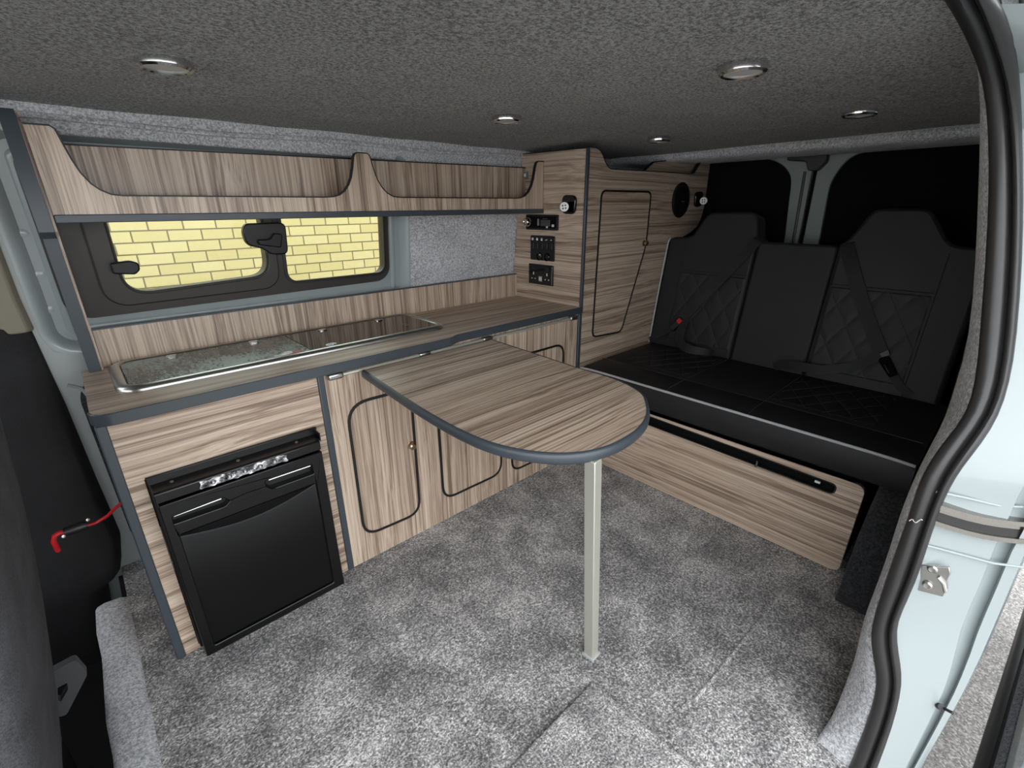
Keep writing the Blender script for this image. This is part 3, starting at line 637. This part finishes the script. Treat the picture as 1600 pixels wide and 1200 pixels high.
p = az(521, 540, .7103); p.y += .016; bm = BM(); tube(bm, [(p.x+.015*math.cos(t*PI/10), p.y+.009*math.sin(t*PI/10), .7112) for t in range(17)], .0020, 8); box(bm, p.x-.012, p.x-.004, p.y-.009, p.y-.002, .710, .7118); obj('catch_mark', bm, 'white', l2)
p = az(634, 506, .7103); bm = BM()
for k in range(4): box(bm, p.x-.012+.008*(k % 2), p.x-.006+.008*(k % 2), p.y-.02+.022*(k//2), p.y-.016+.022*(k//2), .7101, .7104)
obj('printed_mark', bm, 'grey', l2)
# ---- table rail
RA = thing('table_rail', (1.0, 1.24, .66), 'slim aluminium table rail fixed along the cupboard front', 'rail')
bm = BM(); tube(bm, [(.462, 1.238, .6625), (1.496, 1.238, .6655)], .0055, 10); obj('bar', bm, 'alu', RA)
for x, z in ((.468, .6625), (.76, .6632), (1.02, .664), (1.488, .6655)):
    bm = BM(); box(bm, x-.022, x+.022, 1.229, 1.2495, z-.009, z+.009); obj('bracket', bm, 'steel', RA, bevel=.006, seg=3)
# ---- table
TB = thing('folding_table', (.75, .85, .64), 'wood grain table with rounded end and single square leg', 'table')
ZT = lambda y: .6665 - .045*(1.226 - y)
def tpt(px, py):
    p = az(px, py, .64)
    for _ in range(12): p = az(px, py, ZT(p.y))
    return (p.x, p.y)
ctrl = [tpt(*q) for q in ((769, 531), (834, 552), (900, 574), (962, 593), (1000, 613), (1017, 632), (1019, 651), (1000, 676), (962, 697), (925, 707), (887, 711), (850, 709), (805, 703), (765, 694), (728, 679), (690, 656), (640, 626), (568, 578))]
def catmull(P, n=5):
    out = []
    for i in range(len(P)-1):
        a, b, c, d = [Vector(P[min(max(k, 0), len(P)-1)]) for k in (i-1, i, i+1, i+2)]
        for k in range(n):
            t = k/n; out.append(tuple(.5*((2*b) + (c-a)*t + (2*a-5*b+4*c-d)*t*t + (3*b-a-3*c+d)*t**3)))
    return out + [tuple(P[-1])]
for _ in range(2): ctrl = [ctrl[0]] + [tuple((Vector(ctrl[i-1])+Vector(ctrl[i])*2+Vector(ctrl[i+1]))/4) if 4 < i < 15 else ctrl[i] for i in range(1, len(ctrl)-1)] + [ctrl[-1]]
print('TABLE', [(round(a, 3), round(b, 3)) for a, b in ctrl])
tt = catmull(ctrl)
bm = plate(BM(), tt, 'z', -.022, 0, f=lambda u, w, a: (u, w, ZT(w) + a)); obj('top', bm, 'wx', TB)
bm = BM(); rows = []
for i in range(len(tt)):
    a = Vector(tt[max(i-1, 0)]); b = Vector(tt[min(i+1, len(tt)-1)]); d = (b-a).normalized(); nn = Vector((d.y, -d.x)) ; p = Vector(tt[i])
    if (nn.dot(p - Vector((.78, .85)))) < 0: nn = -nn
    rows.append([(p.x + nn.x*o, p.y + nn.y*o, ZT(p.y) + h) for o, h in ((-.002, .0008), (.003, .0004), (.0065, -.004), (.0075, -.012), (.0065, -.020), (.003, -.0245), (-.002, -.025))])
g = grid(bm, rows, True); bm.faces.new(g[0][::-1]); bm.faces.new(g[-1]); obj('edge_strip', bm, 'edge', TB, smooth=60)
bm = BM(); box(bm, min(q[0] for q in (tt[0], tt[-1]))+.004, tt[0][0]-.004, tt[0][1]-.002, tt[0][1]+.006, ZT(1.22)-.025, ZT(1.22)-.001); obj('hook_bar', bm, 'edge', TB)
lt = tpt(938, 712); lt = Vector((lt[0], lt[1], ZT(lt[1])-.022)); lb = az(929, 1027, 0.0)
tl = az(939, 722, lt.z)
print('LEG', tl, lb)
bm = BM(); e = (lb-Vector((tl.x, tl.y+.02, lt.z))).normalized(); top = Vector((tl.x, tl.y+.02, lt.z)); bot = lb + Vector((0, .012, .006))
sq = [(.0145*math.cos(a), .0145*math.sin(a)) for a in [math.radians(-41 + 90*k) for k in range(4)]]
sq = [(x*1.32, y*1.32) for x, y in sq]
g = grid(bm, [[(p.x + x, p.y + y, p.z) for x, y in sq] for p in (top, bot)], True); bm.faces.new(g[0]); bm.faces.new(g[1][::-1]); LG = obj('leg', bm, 'alu', TB, bevel=.002)
bm = plate(BM(), [(bot.x + x*1.28, bot.y + y*1.28) for x, y in sq], 'z', 0.0005, .008); obj('foot', bm, 'grey3', LG, bevel=.001)
# ---- overhead shelf
SH = thing('overhead_shelf', (.77, 1.54, 1.07), 'wood grain overhead shelf with scooped front above the window', 'shelf')
lip = [(0.0, 1.267), (.040, 1.267), (.046, 1.262), (.052, 1.232), (.058, 1.204), (.066, 1.178), (.078, 1.156), (.092, 1.142), (.110, 1.1325), (.130, 1.130), (.610, 1.130), (.636, 1.1315), (.656, 1.137), (.675, 1.149), (.690, 1.167), (.701, 1.188), (.710, 1.218), (.716, 1.246), (.721, 1.254), (.728, 1.257), (.758, 1.257), (.764, 1.254), (.768, 1.242), (.774, 1.215), (.784, 1.184), (.797, 1.162), (.815, 1.144), (.836, 1.1335), (.86, 1.131), (1.39, 1.131), (1.42, 1.133), (1.445, 1.141), (1.466, 1.157), (1.482, 1.180), (1.494, 1.210), (1.503, 1.248), (1.509, 1.266), (1.518, 1.273), (1.549, 1.273)]
bm = plate(BM(), [(1.549, 1.0905), (0.0, 1.0905)] + lip, 'y', 1.480, 1.492); obj('front_panel', bm, 'wz', SH)
bm = path_band(BM(), lip, 'y', 1.4795, 1.4925, .0035); obj('edge_strip', bm, 'gap', SH)
bm = BM(); box(bm, 0, 1.549, 1.482, 1.628, 1.0755, 1.0903); obj('base', bm, 'wx', SH)
bm = BM(); box(bm, 0.0, 1.549, 1.4745, 1.4815, 1.0735, 1.0915); obj('edge_strip', bm, 'edge', SH, bevel=.002)
bm = plate(BM(), [(.002, 1.0905), (1.549, 1.0905), (1.549, 1.256), (.002, 1.241)], 'y', -.012, 0, f=lambda u, w, a: (u, 1.600+a, w)); obj('back_panel', bm, 'wz', SH)
bm = path_band(BM(), [(.002, 1.241), (1.549, 1.256)], 'y', 1.587, 1.601, .0035); obj('edge_strip', bm, 'gap', SH)
ep = [(1.4735, 1.270), (1.480, 1.290), (1.61, 1.292), (1.622, 1.06), (1.655, .7008), (1.612, .7008), (1.592, 1.042), (1.585, 1.046), (1.486, 1.046), (1.4735, 1.056)]
bm = plate(BM(), ep, 'x', -.031, -.001); obj('end_panel', bm, 'wz', SH)
bm = path_band(BM(), [(1.622, 1.293), (1.48, 1.290), (1.4735, 1.270), (1.4735, 1.056), (1.486, 1.046), (1.585, 1.046), (1.592, 1.042), (1.612, .7006)], 'x', -.032, -.006, -.004); obj('edge_strip', bm, 'edge', SH, bevel=.0015)
# ---- tall cabinet
TC = thing('tall_cabinet', (2.0, 1.45, 0), 'tall wood grain cabinet between the worktop and the bench seat', 'tall cabinet')
side = [(1.256, 0), (1.67, 0), (WY(.79)-.006, .79), (WY(1.31)-.006, 1.311), (1.256, 1.306)]
bm = plate(BM(), side, 'x', 1.551, 1.565); obj('side_panel', bm, 'wy', TC)
bm = path_band(BM(), [(1.256, 1.306), (WY(1.31)-.004, 1.311)], 'x', 1.5505, 1.5655, .0035); obj('edge_strip', bm, 'gap', TC)
bm = BM(); box(bm, 1.536, 1.556, 1.2455, 1.256, 0, .6725); box(bm, 1.545, 1.560, 1.2455, 1.257, .7008, 1.3075); obj('edge_strip', bm, 'edge', TC, bevel=.003)
dline = rounded([(1.640, .552), (1.846, .538), (1.866, .552), (2.012, .930), (2.014, 1.159), (1.650, 1.159)], [.03, .015, .02, .05, .028, .028], 6)
fpan = rounded([(1.560, 0), (2.30, 0), (2.31, .40), (2.32, .945), (2.40, .958), (2.51, 1.0), (2.545, 1.09), (2.548, 1.320), (2.470, 1.322), (2.392, 1.2465), (1.700, 1.2385), (1.676, 1.250), (1.632, 1.300), (1.605, 1.3095), (1.560, 1.3085)], [0, 0, 0, .05, .05, .05, .04, .004, .01, .01, .03, .02, .02, .02, 0], 5)
bm = plate(BM(), fpan, 'y', 1.252, 1.266, [offset(dline, .0012)]); obj('front_panel', bm, 'wx', TC)
i0 = min(range(len(fpan)), key=lambda i: abs(fpan[i][0]-2.548)+abs(fpan[i][1]-1.32))
bm = path_band(BM(), fpan[i0:] , 'y', 1.251, 1.267, -.0035); obj('edge_strip', bm, 'gap', TC)
bm = plate(BM(), offset(dline, -.004), 'y', 1.2505, 1.2655); td = obj('door', bm, 'wx', TC)
bm = ring(BM(), dline, .0075, 'y', 1.2485, 1.268); obj('edging', bm, 'gap', td)
bm = BM(); lathe(bm, (1.992, 1.2505, .938), (0, -1, 0), [(.013, 0), (.013, .002), (.008, .004), (.008, .009), (.0115, .011), (.0115, .017), (.008, .02), (0, .0205)], 20); obj('knob', bm, 'brass', td)
bm = BM(); box(bm, 1.566, 2.08, 1.268, 1.60, .02, 1.10); obj('carcass', bm, 'black', TC)
pk = [((q := ay(*p, 1.30)).x, q.z) for p in ((996, 272), (1008, 267), (1022, 254), (1092, 247))]
bm = plate(BM(), pk + [(pk[-1][0], 1.12), (pk[0][0], 1.12)], 'y', 1.300, 1.312); obj('pocket_panel', bm, 'wx', TC)
bm = path_band(BM(), pk, 'y', 1.299, 1.313, .004); obj('edge_strip', bm, 'gap', TC)
# ---- fittings on the tall cabinet
XS = 1.551
def onside(y, z, d=0): return (XS - d, y, z)
def spot(base, axis, side, lab, name='reading_lamp'):
    c = Vector(base); a = Vector(axis).normalized(); u = Vector(side).normalized(); w = Vector((0, 0, 1))
    L_ = thing(name, c, lab, 'reading lamp', 'reading lamps on the tall cabinet')
    bm = BM(); pts = rounded([(-.036, -.034), (.034, -.038), (.040, .034), (-.034, .038)], .024, 6)
    plate(bm, pts, 'x', .0008, .014, f=lambda p, q, h: tuple(c + u*p + w*q + a*h)); obj('base', bm, 'gloss', L_, bevel=.004, seg=3)
    h0 = c + a*.016; dirn = (Vector((0, 0, 1.08)) - c).normalized()
    bm = BM(); tube(bm, [h0 - a*.004, h0 + a*.012 + u*.004], .007, 10); obj('stem', bm, 'gloss', L_)
    hc = h0 + a*.020 - w*.008
    bm = BM(); lathe(bm, hc, dirn, [(.012, -.018), (.0185, -.014), (.0195, 0), (.0195, .010), (.0180, .013)], 22); obj('head', bm, 'gloss', L_, smooth=50)
    bm = BM(); lathe(bm, hc, dirn, [(.0178, .0115), (.0178, .0145), (.014, .0162), (0, .0166)], 22)
    hd = obj('lens', bm, 'lampface', L_)
    e1 = dirn.orthogonal().normalized(); e2 = dirn.cross(e1)
    for k in range(4):
        q = hc + dirn*.0160 + (e1*math.cos(k*PI/2) + e2*math.sin(k*PI/2))*.0075
        bm = BM(); lathe(bm, q, dirn, [(.0032, -.001), (.0032, .0012), (0, .0016)], 10); obj('emitter', bm, 'gap', hd)
    return L_
spot(onside(1.330, 1.107), (-1, 0, 0), (0, -1, 0), 'black reading lamp on the cabinet side, above the control panels')
spot((2.452, 1.2505, 1.130), (0, -1, 0), (-1, 0, 0), 'black reading lamp beside the round speaker at the rear')
SPK = thing('speaker', (2.285, 1.24, 1.125), 'black round speaker at the rear end of the tall cabinet', 'speaker')
bm = BM(); lathe(bm, (2.285, 1.2505, 1.125), (0, -1, 0), [(.082, 0), (.082, .004), (.076, .009), (.070, .010)], 40); obj('rim', bm, 'black', SPK, smooth=50)
bm = BM(); lathe(bm, (2.285, 1.2485, 1.125), (0, -1, 0), [(.071, 0), (.071, .0065), (.05, .010), (0, .013)], 40); gr = obj('grille', bm, 'blackout', SPK, smooth=60)
bm = BM(); box(bm, 2.272, 2.298, 1.2335, 1.2365, 1.117, 1.121); obj('badge', bm, 'grey2', gr)
# heater control / stereo opening
HC = thing('control_unit', (XS, 1.485, 1.0), 'black recessed control unit with silver knob, directly under the shelf', 'control panel')
yz0 = [(1.582, 1.068), (1.582, 1.016), (1.389, 1.005), (1.389, 1.068)]
hp = rrect(1.389, 1.580, 1.005, 1.0685, .004)
bm = plate(BM(), hp, 'x', XS-.006, XS-.0005, [rrect(1.399, 1.572, 1.013, 1.061, .003)]); obj('bezel', bm, 'gloss', HC, bevel=.0015)
bm = BM(); box(bm, XS-.0025, XS-.0006, 1.398, 1.573, 1.012, 1.062); obj('fascia', bm, 'blackout', HC)
bm = BM(); box(bm, XS-.008, XS-.002, 1.435, 1.488, 1.022, 1.047); box(bm, XS-.008, XS-.002, 1.45, 1.478, 1.050, 1.054); obj('screen', bm, 'grey2', HC, bevel=.001)
bm = BM(); box(bm, XS-.009, XS-.002, 1.497, 1.506, 1.024, 1.051); obj('slot_bar', bm, 'steel', HC)
bm = BM(); lathe(bm, (XS-.003, 1.563, 1.037), (-1, 0, .05), [(.019, 0), (.019, .008), (.016, .010), (.016, .022), (.012, .025), (.009, .022), (0, .022)], 20); tube(bm, [(XS-.012, 1.585, 1.036), (XS-.014, 1.540, 1.036)], [.006, .005], 8); obj('knob', bm, 'chrome', HC)
for y, z, s in ((1.452, 1.018, .004), (1.418, 1.024, .005)):
    bm = BM(); box(bm, XS-.008, XS-.002, y-s, y+s, z-s, z+s); obj('button', bm, 'white', HC, bevel=.001)
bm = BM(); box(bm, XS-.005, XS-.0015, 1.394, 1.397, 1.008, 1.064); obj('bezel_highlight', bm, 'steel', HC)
# switch panel
SP = thing('switch_panel', (XS, 1.48, .87), 'black square switch panel with five switches and two sockets, middle panel', 'switch panel')
bm = plate(BM(), rrect(1.405, 1.552, .876, .982, .007), 'x', XS-.005, XS-.0005); obj('plate', bm, 'satin', SP, bevel=.0015)
for k in range(5):
    y = 1.538 - .028*k
    bm = plate(BM(), rrect(y-.0085, y+.0085, .925, .951, .003), 'x', XS-.009, XS-.0045); sw = obj('switch', bm, 'black', SP, bevel=.0015)
    bm = BM()
    if k < 3:
        tube(bm, [(XS-.0055, y+.0045*math.cos(t*PI/6), .966+.005*math.sin(t*PI/6)) for t in range(12)], .0012, 6, True); box(bm, XS-.006, XS-.005, y-.0045, y+.0045, .9645-.002*k, .9675)
    elif k == 3: tube(bm, [(XS-.0055, y+.006, .963), (XS-.0055, y, .966), (XS-.0055, y-.006, .965)], .0014, 6)
    else: plate(bm, [(y-.005, .963), (y+.005, .963), (y, .968)], 'x', XS-.006, XS-.005)
    obj('icon', bm, 'white', SP)
for y, z in ((1.497, .893), (1.450, .893)):
    bm = BM(); lathe(bm, (XS-.0045, y, z), (-1, 0, 0), [(.018, 0), (.018, .004), (.015, .006), (.013, .006), (.0125, .001), (0, .001)], 24); so = obj('socket', bm, 'gloss', SP)
bm = BM(); box(bm, XS-.011, XS-.008, 1.484, 1.494, .897, .904); obj('socket_flap', bm, 'chrome', SP, bevel=.001)
# mains socket
MS = thing('mains_socket', (XS, 1.48, .77), 'black double mains socket with central charging ports, lowest panel', 'socket')
bm = plate(BM(), rrect(1.410, 1.559, .770, .859, .003), 'x', XS-.008, XS-.0005); obj('plate', bm, 'gloss', MS, bevel=.0015)
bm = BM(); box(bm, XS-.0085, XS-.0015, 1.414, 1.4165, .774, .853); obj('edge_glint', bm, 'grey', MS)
for y in (1.527, 1.444):
    bm = BM(); box(bm, XS-.0095, XS-.007, y-.002, y+.002, .812, .823); box(bm, XS-.0095, XS-.007, y+.008, y+.012, .793, .797); box(bm, XS-.0095, XS-.007, y-.013, y-.009, .793, .797); obj('pin_hole', bm, 'white', MS)
    bm = BM(); box(bm, XS-.012, XS-.007, y-.008, y+.008, .836, .848); obj('rocker_switch', bm, 'black', MS, bevel=.001)
bm = BM(); box(bm, XS-.0095, XS-.007, 1.4735, 1.494, .784, .808); us = obj('charging_port', bm, 'grey', MS, bevel=.001)
for y in (1.479, 1.4885):
    bm = BM(); box(bm, XS-.0102, XS-.009, y-.0025, y+.0025, .789, .804); obj('port_slot', bm, 'white', us)
# small grey switch inside the shelf
bm = plate(BM(), rrect(1.572, 1.594, 1.213, 1.243, .003), 'x', XS-.010, XS-.0005); ts = obj('touch_switch', bm, 'grey', bevel=.002); tag(ts, 'small grey switch on the cabinet side inside the right end of the shelf', 'switch')
bm = BM(); box(bm, XS-.0112, XS-.0095, 1.578, 1.588, 1.222, 1.234); obj('switch_button', bm, 'white', ts, bevel=.001)
# ---- ceiling downlights
dls = [(.196, 1.049, 'downlight over the hob, leftmost of the ceiling lights'), (.957, .432, 'downlight nearest the side door opening, largest on the right of the ceiling'), (.971, 1.069, 'downlight above the right end of the worktop'), (1.618, .405, 'downlight over the bench near the rear header, farthest right'), (1.674, 1.026, 'downlight in front of the tall cabinet, smallest on the ceiling'), ]
def downlight(c, lab):
    L_ = thing('downlight', c, 'chrome rimmed ' + lab, 'ceiling light', 'chrome downlights in the headlining')
    bm = BM(); lathe(bm, c, (0, 0, -1), [(.040, -.002), (.041, .004), (.040, .012), (.036, .0155), (.032, .0135), (.032, .006)], 36); obj('rim', bm, 'chrome', L_, smooth=40)
    bm = BM(); lathe(bm, c, (0, 0, -1), [(.0325, .004), (.0325, .0115), (.02, .0128), (0, .0132)], 36); obj('lens', bm, 'lens', L_, smooth=60)
for x, y, lab in dls: downlight(Vector((x, y, 1.3305)), lab)
# ================================================================ BENCH
BS = thing('bench_seat', (1.9, .65, 0), 'black leatherette bench seat with quilted panels and pale piping', 'bench seat')
# base front board with its long slot
fo = rounded([(1.243, .002), (.166, .002), (.160, .322), (1.243, .322)], [0, .025, .03, 0], 6)
slot = rounded([(1.16, .281), (.228, .262), (.228, .300), (1.16, .322-.006)], .02, 6)
slot = rounded([(1.15, .278), (.231, .262), (.229, .297), (1.15, .316)], .018, 6)
bm = plate(BM(), fo, 'x', 1.558, 1.574, [slot]); fb = obj('front_board', bm, 'wy', BS, bevel=.0015)
bm = path_band(BM(), [(1.243, .002)] + [p for p in fo if p[0] < 1.2] + [(1.243, .322)], 'x', 1.5585, 1.5735, -.004); obj('edge_strip', bm, 'gap', fb)
bm = plate(BM(), offset(slot, .004), 'x', 1.575, 1.60); obj('slot_back', bm, 'blackout', fb)
bm = ring(BM(), slot, .004, 'x', 1.5568, 1.575); obj('slot_edging', bm, 'gap', fb)
bm = BM(); tube(bm, [(1.556, .462, .284), (1.551, .459, .276), (1.549, .461, .265)], .004, 8); obj('cable_tie', bm, 'black', fb)
bm = BM(); box(bm, 1.570, 1.576, .275, .290, .274, .281); obj('catch', bm, 'white', fb)
bm = BM(); box(bm, 1.60, 2.35, .17, 1.24, .01, .33); obj('base_box', bm, 'blackout', BS)
# seat cushion
bm = BM(); R = []
Y0, Y1 = .070, 1.242
profc = [(2.17, .338), (1.563, .338), (1.556, .345), (1.553, .39), (1.555, .428), (1.560, .437), (1.60, .444), (1.70, .446), (1.705, .4435), (1.71, .446), (1.9, .446), (2.10, .444), (2.17, .438)]
for i in range(41):
    t = i/40; y = Y0 + (Y1-Y0)*t; e = 1 - .12*abs(2*t-1)**20; sag = -.004*math.sin(PI*t)
    R.append([(x, y, .338 + (z-.338)*e + (sag if z < .40 else 0)) for x, z in profc])
g = grid(bm, R, True); bm.faces.new(g[0][::-1]); bm.faces.new(g[-1]); SC = obj('seat_cushion', bm, 'vinyl', BS, smooth=50)
bm = BM(); tube(bm, [(1.5555, Y0+.002+(Y1-Y0-.004)*i/30, .4345 - .004*abs(2*i/30-1)**14) for i in range(31)], .0048, 8); obj('piping', bm, 'piping', SC)
def quilt(P, U, V, N, u0, u1, v0, v1, pitch_u, pitch_v, depth, nu, nv):
    """diamond quilted pad laid on a surface: P + U*u + V*v, puffed along N"""
    bm = BM(); R = []
    for i in range(nu+1):
        row = []
        for j in range(nv+1):
            u = u0 + (u1-u0)*i/nu; v = v0 + (v1-v0)*j/nv
            a = u/pitch_u + v/pitch_v; b = u/pitch_u - v/pitch_v
            da = abs(a - round(a)); db = abs(b - round(b)); d = min(da, db)
            ed = min(u-u0, u1-u, v-v0, v1-v)
            h = depth*min(1, d/.22)**.6
            if ed < .004: h = -.001
            row.append(P + U*u + V*v + N*(.0008 + h))
        R.append(row)
    grid(bm, R); return bm
X_ = Vector((1, 0, 0)); Y_ = Vector((0, 1, 0)); Z_ = Vector((0, 0, 1))
for a, b in ((.83, 1.145), (.20, .515)):
    bm = quilt(Vector((0, 0, .4452)), X_, Y_, Z_, 1.735, 2.06, a, b, .13, .075, .0030, 90, 90); q = obj('quilted_panel', bm, 'vinyl', SC, smooth=60)
    bm = BM()
    for sgn in (1, -1):
        for n_ in range(-40, 60):
            seg = [Vector((x, (n_ - sgn*x/.13)*.075, .4468)) for x in [1.737 + .321*t/60 for t in range(61)] if a+.003 < (n_ - sgn*x/.13)*.075 < b-.003]
            if len(seg) > 1: tube(bm, [seg[0], seg[-1]], .0009, 5)
    obj('quilt_stitching', bm, 'stitch', SC)
for y in (.825, .52):
    bm = BM(); tube(bm, [(1.562, y, .4375), (1.60, y, .4445), (1.70, y, .4462), (2.1, y, .445)], .0012, 6); obj('seam', bm, 'stitch', SC)
bm = BM(); tube(bm, [(1.7045, Y0+.01, .4445), (1.7045, Y1-.01, .4445)], .0013, 6); obj('seam', bm, 'stitch', SC)
# backrests: left, middle, right
BU = Vector((.187, 0, .982)).normalized(); BN = Vector((-.982, 0, .187)).normalized(); B0 = Vector((2.105, 0, .430))
def onback(y, z, d=0): s = (z-.43)/BU.z; return B0 + BU*s + Vector((0, y, 0)) + BN*d
def backmesh(pts, d0, d1):
    return plate(BM(), pts, 'x', d0, d1, f=lambda y, z, d: tuple(onback(y, z, d)))
shapes = dict(l=[(1.242, .432), (1.242, .955), (1.145, .962), (1.125, .972), (1.072, 1.072), (.855, 1.074), (.826, .955), (.826, .432)], m=[(.824, .432), (.824, .955), (.522, .952), (.522, .432)], r=[(.520, .432), (.520, .955), (.497, .978), (.445, 1.086), (.282, 1.086), (.200, .968), (.095, .963), (.095, .432)])
rad = dict(l=[.0, .03, .03, .03, .03, .03, .02, 0], m=[0, .02, .02, 0], r=[0, .02, .03, .03, .03, .03, .03, 0])
BK = {}
for k, lab in (('l', 'backrest with raised headrest, cabinet end'), ('m', 'plain low middle backrest'), ('r', 'backrest with raised headrest, door end')):
    bm = backmesh(rounded(shapes[k], rad[k], 4), -.11, 0); BK[k] = obj('backrest', bm, 'vinyl', BS, bevel=.012, seg=3); BK[k]['label'] = lab
for k, a, b in (('l', .835, 1.148), ('r', .200, .512)):
    P = onback(0, .43) ; s0 = (.475-.43)/BU.z; s1 = (.802-.43)/BU.z
    bm = quilt(P, Y_, BU, BN, a, b, s0, s1, .095, .155, .0022, 90, 100); obj('quilted_panel', bm, 'vinyl', BK[k], smooth=60)
    for yy in (a-.004, b+.004):
        bm = BM(); tube(bm, [onback(yy, z, .001) for z in (.44, .6, .8, .94)], .0016, 6); obj('seam', bm, 'stitch2', BK[k])
    bm = BM(); tube(bm, [onback(y, .808, .001) for y in (a, (a+b)/2, b)], .0016, 6); obj('seam', bm, 'stitch2', BK[k])
    # raised stitching lines of the quilting
    bm = BM(); cu, cv = .095, .155
    for sgn in (1, -1):
        for n in range(-40, 60):
            seg = []
            for t in range(41):
                s = s0 + .004 + (s1-s0-.008)*t/40; u = (n - sgn*s/cv)*cu
                if a+.004 < u < b-.004: seg.append(P + Y_*u + BU*s + BN*.0022)
            if len(seg) > 1: tube(bm, [seg[0], seg[-1]], .0009, 5)
    obj('quilt_stitching', bm, 'stitch', BK[k])
bm = BM(); tube(bm, [onback(1.240, .44, .002), onback(1.241, .55, .003), onback(1.243, .75, .003), onback(1.243, .93, .003), onback(1.238, .952, .0)], .0042, 8); obj('piping', bm, 'piping', BK['l'])
# seat belts
def strapping(name, pts, half, par, twist=None):
    bm = BM(); P = [Vector(p) for p in pts]; W = []
    for i in range(len(P)):
        d = (P[min(i+1, len(P)-1)] - P[max(i-1, 0)]).normalized(); w = d.cross(BN).normalized()*half
        W.append(w)
    return obj(name, ribbon(bm, P, W, BN*.0018), 'strap', par, smooth=50)
def buckle(c, d, lab, red):
    d = Vector(d).normalized(); w = d.cross(BN).normalized(); n = BN
    bm = BM(); pts = rounded([(-.045, -.013), (.025, -.017), (.032, -.010), (.032, .010), (.025, .017), (-.045, .013)], .006)
    plate(bm, pts, 'x', .002, .024, f=lambda p, q, h: tuple(c + d*p + w*q + n*h)); b = obj('belt_buckle', bm, 'black' if red else 'blackout', BS, bevel=.004, seg=3); b['label'] = lab
    bm = BM(); plate(bm, rounded([(.004, -.011), (.026, -.011), (.026, .011), (.004, .011)], .004), 'x', .022, .0275, f=lambda p, q, h: tuple(c + d*p + w*q + n*h))
    obj('release_button', bm, 'redbtn' if red else 'blackout', b, bevel=.002)
    bm = BM(); plate(bm, rounded([(.030, -.022), (.05, -.026), (.05, .026), (.030, .022)], .004), 'x', .008, .013, f=lambda p, q, h: tuple(c + d*p + w*q + n*h)); obj('tongue', bm, 'black', b, bevel=.001)
    if not red:
        bm = BM(); tube(bm, [tuple(c + d*.018 + w*-.006 + n*.026), tuple(c + d*-.030 + w*-.006 + n*.026)], .0012, 6); obj('buckle_edge', bm, 'grey2', b)
    return b
top1 = onback(.826, .95, .012); b1 = onback(1.088, .567, .022)
strapping('seat_belt', [onback(.815, .972, -.05), onback(.822, .962, .002), top1, onback(.90, .84, .012), onback(1.00, .695, .014), onback(1.068, .60, .020)], .022, BS)['label'] = 'black belt running down to the red buttoned buckle'
buckle(onback(1.095, .560, .006), (onback(1.055, .62) - onback(1.115, .54)), 'black belt buckle with red release button', True)
strapping('buckle_strap', [onback(1.108, .545, .016), onback(1.16, .505, .010), onback(1.22, .465, .006), onback(1.238, .452, .004)], .014, BS)
strapping('lap_belt', [onback(1.062, .585, .020), onback(1.066, .54, .030), onback(1.062, .49, .040), onback(1.03, .462, .055), onback(.97, .452, .065), onback(.92, .450, .03), onback(.90, .447, .01)], .021, BS)
strapping('seat_belt', [onback(.500, .972, -.05), onback(.496, .962, .002), onback(.493, .945, .012), onback(.42, .80, .012), onback(.34, .66, .014), onback(.292, .585, .020)], .023, BS)['label'] = 'black belt running down to the buckle at the door end'
buckle(onback(.262, .545, .006), (onback(.295, .59) - onback(.215, .49)), 'plain black belt buckle at the door end', False)
strapping('buckle_strap', [onback(.235, .51, .016), onback(.205, .475, .010), onback(.17, .452, .006)], .014, BS)
strapping('lap_belt', [onback(.290, .575, .020), onback(.36, .515, .03), onback(.45, .482, .04), onback(.54, .478, .05), onback(.60, .470, .03), onback(.63, .452, .015)], .018, BS)
# ---- loose carpet over the side step
bm = BM(); R = []
mat_o = rounded([(-.08, .06), (.700, .06), (.692, .470), (-.08, .468)], .008)
plate(bm, mat_o, 'z', .0006, .010); mt = obj('carpet_mat', bm, 'carpet', bevel=.004, seg=3); tag(mt, 'loose grey carpet piece covering the side door step', 'carpet mat')
# ================================================================ LIGHT
w = bpy.data.worlds.new('overcast'); S.world = w; w.use_nodes = True
nt = w.node_tree; bg = nt.nodes['Background']; bg.inputs['Color'].default_value = (.94, .97, 1.0, 1); bg.inputs['Strength'].default_value = 4.5
S.view_settings.view_transform = 'Standard'; S.view_settings.look = 'None'; S.view_settings.gamma = 1; S.view_settings.exposure = 0.0
S.view_settings.use_curve_mapping = False
S.cycles.max_bounces = 10; S.cycles.diffuse_bounces = 6; S.cycles.transparent_max_bounces = 12
